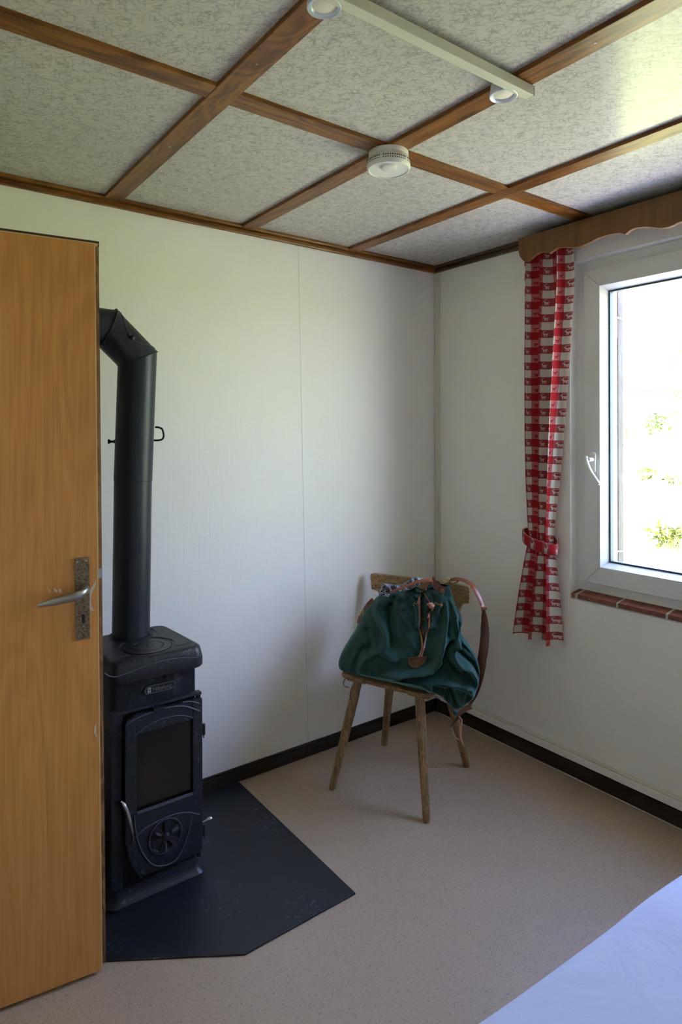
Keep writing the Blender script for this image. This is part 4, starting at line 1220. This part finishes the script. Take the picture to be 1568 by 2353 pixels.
b = MB(); b.ribbon(pth, [float(np.interp(k/(len(pth)-1), [0, .12, .25, .6, .85, 1], [.012, .026, .036, .036, .026, .014])) for k in range(len(pth))], .0032, nm); b.build('shoulder_strap', M['leather_dark'], bag, smooth=True)  # hanging length takes the darker leather, its shade is in the colour
b = MB(); P = at(*z1((1340, 470)), 2.595); b.obox(P, [RT, FW, (0, 0, 1)], (.011, .004, .0055)); b.build('strap_buckle', M['leather'], bag, bevel=.0015)
b = MB(); b.tube([at(*z1((1318, 486)), 2.595), at(*z1((1358, 478)), 2.59)], .002, 8); b.build('buckle_pin', M['blackmetal'], bag)
# left-over strap across the back top and down the other flank
pth = smoothpath([at(*z1((a, c)), Z_) for a, c, Z_ in [(600,345,2.66),(650,325,2.66),(720,300,2.67),(800,268,2.68),(880,250,2.69),(935,250,2.70)]], 5)
b = MB(); b.ribbon(pth, [float(np.interp(k/(len(pth)-1), [0, .3, 1], [.008, .010, .020])) for k in range(len(pth))], .004, [-FW + np.array([0,0,1.2])]*len(pth)); b.build('shoulder_strap', M['leather'], bag, smooth=True)
pth = smoothpath([at(*z1((a, c)), Z_) for a, c, Z_ in [(470,400,2.60),(430,440,2.60),(395,490,2.59),(368,535,2.57),(355,590,2.56)]], 5)
b = MB(); b.ribbon(pth, .018, .004, [-FW - RT*1.2]*len(pth)); b.build('side_strap', M['leather_dark'], bag, smooth=True)
b = MB(); b.tube([at(*z1(p), 2.575) for p in ((395,480),(372,500),(366,525),(385,520))], .0022, 8, closed=True); b.build('side_buckle', M['brass'], bag, smooth=True)
# foot tab, felt toggle and loose thongs at the drooping corner
Zf = 2.515
b = MB(); b.ribbon([at(*z1(p), Zf) for p in smoothpath([(1125,1300),(1165,1278),(1205,1250),(1240,1240)], 5)], .019, .007, [-FW + np.array([0,0,.6])]*16); b.build('foot_tab', M['leather_dark'], bag, smooth=True)
b = MB(); b.ribbon([at(*z1(p), Zf) for p in smoothpath([(1150,1300),(1120,1345),(1080,1400)], 5)], [.012]*5+[.011]*5+[.009], .004, [-FW]*11); b.build('foot_strap', M['leather_dark'], bag, smooth=True)
b = MB(); b.lathe([(.0105, 0), (.0105, .008), (.006, .012)], at(1047, 1636, Zf-.006), -FW + RT*.1, 24); b.build('felt_toggle', M['greyglass'], bag, smooth=True)
b = MB(); b.lathe([(.0085, 0), (.0085, .008)], at(1050, 1632, Zf+.006), -FW*.6 + RT*.8, 24); b.build('toggle_disc', M['leather'], bag, smooth=True)
for pts_, w_ in (([(1140,1310),(1165,1350),(1155,1420),(1160,1490),(1185,1560)], .0075), ([(1085,1400),(1100,1450),(1130,1490),(1160,1498)], .004)):
    pth = smoothpath([at(*z1(p), Zf-.004) for p in pts_], 5)
    b = MB(); b.ribbon(pth, [w_*float(np.interp(k/(len(pth)-1), [0, .3, .85, 1], [.7, .9, 1, .2])) for k in range(len(pth))], .0022, [-FW]*len(pth)); b.build('leather_thong', M['leather_pale'], bag, smooth=True)
# thongs hanging under the seat edge
pth = smoothpath([at(*z1(p), 2.44) for p in [(252,1022),(238,1048),(240,1074),(258,1086),(280,1090)]], 5)
b = MB(); b.tube(pth, .0019, 6); b.build('leather_thong', M['leather_dark'], bag, smooth=True)
pth = smoothpath([at(*z1(p), 2.46) for p in [(318,1058),(298,1100),(288,1145),(292,1185)]], 5)
b = MB(); b.tube(pth, .0019, 6); b.build('leather_thong', M['leather_dark'], bag, smooth=True)

# checked cloth sticking out behind the bag
rg = random.Random(5)
b = MB()
cl = [[(515,365),(545,290),(575,285),(640,292),(700,290),(745,262),(775,240),(810,236),(858,240)],
      [(560,372),(580,320),(610,312),(660,315),(710,310),(750,295),(790,270),(825,260),(850,262)],
      [(590,380),(610,350),(640,345),(690,335),(730,330),(770,320),(800,300),(830,290),(850,290)]]
rows = []
for r_, row in enumerate(cl):
    q = smoothpath([(p[0], p[1]) for p in row], 5)
    rows.append([at(*z1(p), 2.712 - .018*math.sin(k*.9+r_) + .006*r_*-1) for k, p in enumerate(q)])
rows_b = [[p + FW*.018 for p in row] for row in rows]
b.loft([list(a_) for a_ in zip(*( [r2 for r2 in rows] + [r2 for r2 in rows_b[::-1]]))])
tag(b.build('checked_cloth', M['check'], smooth=True), 'black and white checked cloth showing between the green bag and the chair backrest', 'cloth')

# ------------------------------------------------------------------ curtain
cur = empty('curtain', (-.05, -.70, .55), 'red and white checked curtain tied back beside the window', 'curtain')
zs = [2.245, 2.1, 1.8, 1.45, 1.25, 1.08, 1.00, .96, .90, .75, .545]
yl = [y_ + .021 for y_ in (-.622, -.622, -.622, -.634, -.641, -.649, -.652, -.645, -.632, -.600, -.562)]
yr = [y_ + .023 for y_ in (-.866, -.868, -.843, -.812, -.797, -.780, -.775, -.778, -.785, -.798, -.810)]
am = [.020, .024, .026, .026, .022, .014, .010, .010, .016, .024, .030]
def curtain_mesh(s0, s1, cloth, ph, npl, xoff, mx=1.0, nu=150, nv=150, z_lo=.545, hem=0):
    b = MB(); uvs = []
    arc = [0.0]
    for i in range(1, nu+1):
        q = []
        for s_ in ((i-1)/nu, i/nu):
            w = 2*math.pi*npl*s_ + ph
            q.append((.19*s_ + .5*.024*mx*math.cos(w)*.75, .024*mx*math.sin(w)*.9))
        arc.append(arc[-1] + math.hypot(q[1][0]-q[0][0], q[1][1]-q[0][1]))
    for j in range(nv+1):
        z = 2.245 + (z_lo-2.245)*j/nv
        A = float(np.interp(-z, [-q for q in zs], yl)); B_ = float(np.interp(-z, [-q for q in zs], yr)); a_ = float(np.interp(-z, [-q for q in zs], am))*mx
        for i in range(nu+1):
            s_ = i/nu; u_ = s0+(s1-s0)*s_
            wob = .35*math.sin(2.2*z+u_*3)
            w = 2*math.pi*npl*s_ + ph + wob
            y = A + .010*(1-u_) + (B_-A)*u_ + .5*a_*math.cos(w)*.75
            x = xoff + a_*math.sin(w)*.9 + .004*math.sin(9*u_+3*z)
            b.v.append((x, y, z + .006*math.sin(6*u_)*(1 if z < .7 else 0)))
            uvs.append((arc[i] + .004*math.sin(3*z) + hem, z + .012*(u_-.5)*(2.2-z)))
    for j in range(nv):
        for i in range(nu):
            k = j*(nu+1)+i; b.f.append((k, k+1, k+nu+2, k+nu+1))
    return b, uvs
def build_uv(b, uvs, name, mat, par):
    o = b.build(name, mat, par, smooth=True, angle=180)
    ul = o.data.uv_layers.new(name='UVMap')
    for lp in o.data.loops: ul.data[lp.index].uv = uvs[lp.vertex_index]
    return o
b, uvs = curtain_mesh(0, 1, .50, 2.2, 3, -.046, 1.08)
panel = build_uv(b, uvs, 'curtain_panel', M['gingham'], cur)
# tie-back band looped round the curtain
b = MB(); uvs = []
NB = 60
loop = []
for k in range(NB):
    q = 2*math.pi*k/NB
    y = -.694 - .083*math.cos(q) ; x = -.052 - .044*math.sin(q)
    t = (-.611 - y)/.166
    zc_ = 1.008 - .050*t**.6 + (.012*max(0, -math.sin(q)))*2 if t > 0 else 1.008
    if math.isnan(float(np.real(zc_))): zc_ = 1.0
    loop.append((x, y, float(np.real(zc_))))
rows_ = []
for dz, gx in ((-.022, 0), (-.020, .002), (.020, .002), (.022, 0)):
    rows_.append([(x - gx*math.sin(2*math.pi*k/NB), y - gx*math.cos(2*math.pi*k/NB), z + dz) for k, (x, y, z) in enumerate(loop)])
for r_ in rows_:
    for k, p in enumerate(r_):
        b.v.append(p); uvs.append((.55*k/NB + .010, .052 + (p[2]-loop[k][2])*.55))
for r_ in range(3):
    for k in range(NB):
        k2 = (k+1) % NB; b.f.append((r_*NB+k, r_*NB+k2, (r_+1)*NB+k2, (r_+1)*NB+k))
tb = build_uv(b, uvs, 'tieback', M['gingham'], cur)
so = tb.modifiers.new('solid', 'SOLIDIFY'); so.thickness = .003
for dz in (-.022, .022):
    b = MB(); b.tube([(x, y, z+dz) for x, y, z in loop], .0016, 6, closed=True); b.build('tieback_piping', M['white'], tb, smooth=True)
b = MB(); b.tube([(-.060, -.60, 2.262), (-.060, -2.20, 2.262)], .008, 12); b.build('curtain_rail', M['white'], cur, smooth=True)

# ------------------------------------------------------------------ pelmet
XP = -.13
zz = [(95,700),(108,745),(140,783),(165,787),(190,772),(220,745),(250,718),(300,701),(340,705),(370,715),(400,690),(440,663),(490,657),(540,660),(620,661),(700,632),(760,603),(800,580),(850,562),(900,545),(960,534),(1000,530),(1030,534),(1055,543),(1075,525),(1100,505),(1130,490),(1170,480),(1230,475),(1280,475),(1330,483),(1370,487),(1410,484),(1450,475),(1490,459),(1520,443)]
prof = []
for X_, Y_ in zz:
    P = hit(1168+X_/3.92, 400+Y_/3.92, 0, XP); prof.append((float(P[1]), float(P[2])))
# continue the scallops beyond the frame at the same period
per = prof[23][0]-prof[9][0]
rest = [(y+per, z) for y, z in prof[22:] if y+per < prof[-1][0]-.002]
prof2 = prof + rest
rest2 = [(y+2*per, z) for y, z in prof[22:] if y+2*per < prof2[-1][0]-.002]
prof2 += rest2
prof2 += [(y+3*per, z) for y, z in prof[22:] if y+3*per < prof2[-1][0]-.002]
yE = prof2[-1][0]-.02
ztp = 2.304
poly = [(prof[0][0], ztp-.006), (prof[0][0]-.006, ztp)] 
full = [(prof[0][0]-.004, ztp)] + [(prof[0][0], ztp-.006)] + prof2 + [(yE, prof2[-1][1]), (yE, ztp)]
b = MB()
npf = len(full)
for i in range(1, npf-2):
    a_, c_ = full[i], full[i+1]
    if abs(a_[0]-c_[0]) < 1e-6: continue
    for xx in (XP, XP+.018):
        pass
m_ = [full[i] for i in range(1, npf-1)]
vs = []
for (y, z) in m_: vs += [(XP, y, z), (XP, y, ztp), (XP+.018, y, z), (XP+.018, y, ztp)]
fs = []
for i in range(len(m_)-1):
    k = 4*i; fs += [(k, k+4, k+5, k+1), (k+2, k+3, k+7, k+6), (k, k+2, k+6, k+4), (k+1, k+5, k+7, k+3)]
fs += [(0, 1, 3, 2), (4*(len(m_)-1), 4*(len(m_)-1)+2, 4*(len(m_)-1)+3, 4*(len(m_)-1)+1)]
b.add(vs, fs)
pel = empty('pelmet', (-.07, -1.3, 2.25), 'scalloped brown wooden pelmet board above the window', 'pelmet')
b.build('pelmet_board', M['pelmet'], pel)
b = MB(); b.box(XP+.018, -.001, yE, prof[0][0]-.02, 2.272, 2.296); b.build('mounting_batten', M['pelmet'], pel)

# ------------------------------------------------------------------ ceiling fittings
det = empty('smoke_detector', (-1.1273, -.9307, ZB), 'round white smoke detector on the crossing of two ceiling battens', 'smoke detector')
DC = (-1.1273, -.9307)
b = MB(); b.lathe([(.061, 0), (.061, -.011), (.0585, -.012), (.0605, -.013), (.0625, -.022), (.0655, -.0265)], (DC[0], DC[1], ZB), seg=64); b.build('housing', M['white'], det, smooth=True, angle=30)
b = MB(); b.lathe([(.0655, -.0265), (.0665, -.030), (.0668, -.047), (.064, -.0525), (.061, -.0530), (.060, -.0505), (.052, -.0505), (.004, -.0490)], (DC[0], DC[1], ZB), seg=64); b.build('cover', M['white'], det, smooth=True, angle=30)
b = MB()
for row, (zz_, hh) in enumerate(((-.0300, .0017), (-.0372, .0013))):
    for k in range(60):
        if k % 12 == 11: continue
        a = 2*math.pi*k/60; u_ = np.array([math.cos(a), math.sin(a), 0]); w_ = np.array([-math.sin(a), math.cos(a), 0])
        b.obox(np.array([DC[0], DC[1], ZB+zz_]) + u_*.0664, [u_, w_, (0, 0, 1)], (.0007, .0017, hh))
b.build('sound_slots', M['black'], det)
bc = np.array([DC[0], DC[1], ZB-.050]) + (-FW*.020)
b = MB(); b.lathe([(.024, 0), (.024, -.0055), (.022, -.0068), (.001, -.0075)], bc, seg=40); b.build('test_button', M['white'], det, smooth=True, angle=40)
def puck(c, label):
    r_ = empty('puck_light', c, label, 'lamp', 'puck lights on the ceiling')
    b = MB(); b.lathe([(.0315, 0), (.0320, -.016), (.0345, -.020), (.0345, -.0265), (.0325, -.0275), (.0265, -.0255), (.0235, -.0205)], c, seg=48); b.build('lamp_ring', M['ring'], r_, smooth=True, angle=30)
    b = MB(); b.lathe([(.0238, -.0195), (.0236, -.0215), (.018, -.0235), (.001, -.0245)], c, seg=40); b.build('diffuser', M['diffuser'], r_, smooth=True)
puck((-1.698, -1.397, ZB), 'round puck light on the wide diagonal batten, the one farther from the smoke detector')
puck((-1.150, -1.391, ZB), 'round puck light beside the square end of the white cable duct')
e1, e2 = hit(1210, 230, 2, ZB-.027), hit(1227.6, 219.5, 2, ZB-.027)
b = MB()
xe = (e1[0]+e2[0])/2; y0_, y1_ = e1[1], e2[1]
ya, yb_ = max(y0_, y1_), min(y0_, y1_)
b.box(XW, xe, yb_, ya, ZB-.027, ZB-.002)
duct = b.build('cable_duct', M['duct'], bevel=.0015)
tag(duct, 'long cream cable duct running across the ceiling battens', 'cable duct')
b = MB(); b.box(xe-.0005, xe+.0012, yb_-.0008, ya+.0008, ZB-.028, ZB-.002); b.build('end_cap', M['duct'], duct)

# socket low in the corner
so_ = empty('wall_socket', (-.002, -.03, .12), 'white power socket low in the room corner behind the chair', 'socket')
b = MB(); b.box(-.030, -.007, -.070, -.008, .085, .150); b.build('socket_box', M['white'], so_, bevel=.004)
b = MB(); b.lathe([(.0045, 0), (.0045, .001)], (-.030, -.030, .100), (-1, 0, 0), 14); b.build('socket_hole', M['black'], so_)
b = MB(); b.lathe([(.0035, 0), (.0035, .001)], (-.030, -.034, .128), (-1, 0, 0), 14); b.build('socket_hole', M['black'], so_)
# small nails in the cornice
for u, v in ((1147, 585), (1154, 583)):
    P = hit(u, v, 0, -.0185); b = MB(); b.lathe([(.0022, 0), (.0018, .001)], P, (-1, 0, 0), 10)
    tag(b.build('nail_head', M['white'], smooth=True), ('pale nail head in the dark cornice, ' + ('the one nearer the pelmet' if u > 1150 else 'the one farther from the pelmet')), 'nail', 'nail heads in the cornice')

# ------------------------------------------------------------------ bed
BY = -1.732
def bed_off(x): return .016 - .028*(x+1.63)/.62
bed = empty('bed', (-1.0, -2.2, 0), 'low bed with a pale blue-white cover under the window side of the room', 'bed')
b = MB(); nx, ny = 130, 80
rg = np.random.RandomState(4)
ph = rg.uniform(0, 6.28, 40); fx = rg.uniform(-14, 14, 40); fy = rg.uniform(-14, 14, 40)
def wr(x, y):
    s_ = 0
    for k in range(10): s_ += math.sin(fx[k]*x + fy[k]*y + ph[k])
    w1 = abs(math.sin(3.1*x - 4.6*y + .8*math.sin(5*x) + .4*math.sin(11*y)))**6 + abs(math.sin(-4.2*x - 3.0*y + .9*math.sin(4*y+1)+1.1))**8
    return .0006*s_ + .004*w1
prof_y = []
for j in range(ny+1):
    s_ = j/ny*1.16
    # goes up the side then across the top
    if s_ < .18: yy, zz_ = BY + .004, .30 + s_
    elif s_ < .24:
        a = (s_-.18)/.06*math.pi/2; yy, zz_ = BY - .03*(1-math.cos(a)), .48 + .022*math.sin(a)
    else: yy, zz_ = BY - .03 - (s_-.24), .502
    prof_y.append((yy, zz_))
vs = []
for i in range(nx+1):
    x = -1.98 + 1.95*i/nx
    for (yy, zz_) in prof_y:
        k = wr(x, yy); vs.append((x, yy + bed_off(x) + (k*.5 if zz_ < .48 else 0), zz_ + (k if zz_ >= .48 else 0)))
b.add(vs, [(i*(ny+1)+j, i*(ny+1)+j+1, (i+1)*(ny+1)+j+1, (i+1)*(ny+1)+j) for i in range(nx) for j in range(ny)])
cov = b.build('bed_cover', M['bed'], bed, smooth=True, angle=180)
so2 = cov.modifiers.new('solid', 'SOLIDIFY'); so2.thickness = .02; so2.offset = -1
b = MB(); b.box(-1.96, -.04, -2.64, BY-.14, .26, .47); b.build('mattress', M['bed'], bed, bevel=.02)
b = MB(); b.box(-1.96, -.04, -2.64, BY-.03, .14, .255); fr2 = b.build('bed_frame', M['chair'], bed)
for x in (-1.93, -.08):
    for y in (BY-.07, -2.60):
        b = MB(); b.box(x-.03, x+.03, y-.03, y+.03, 0, .139); b.build('leg', M['chair'], bed)
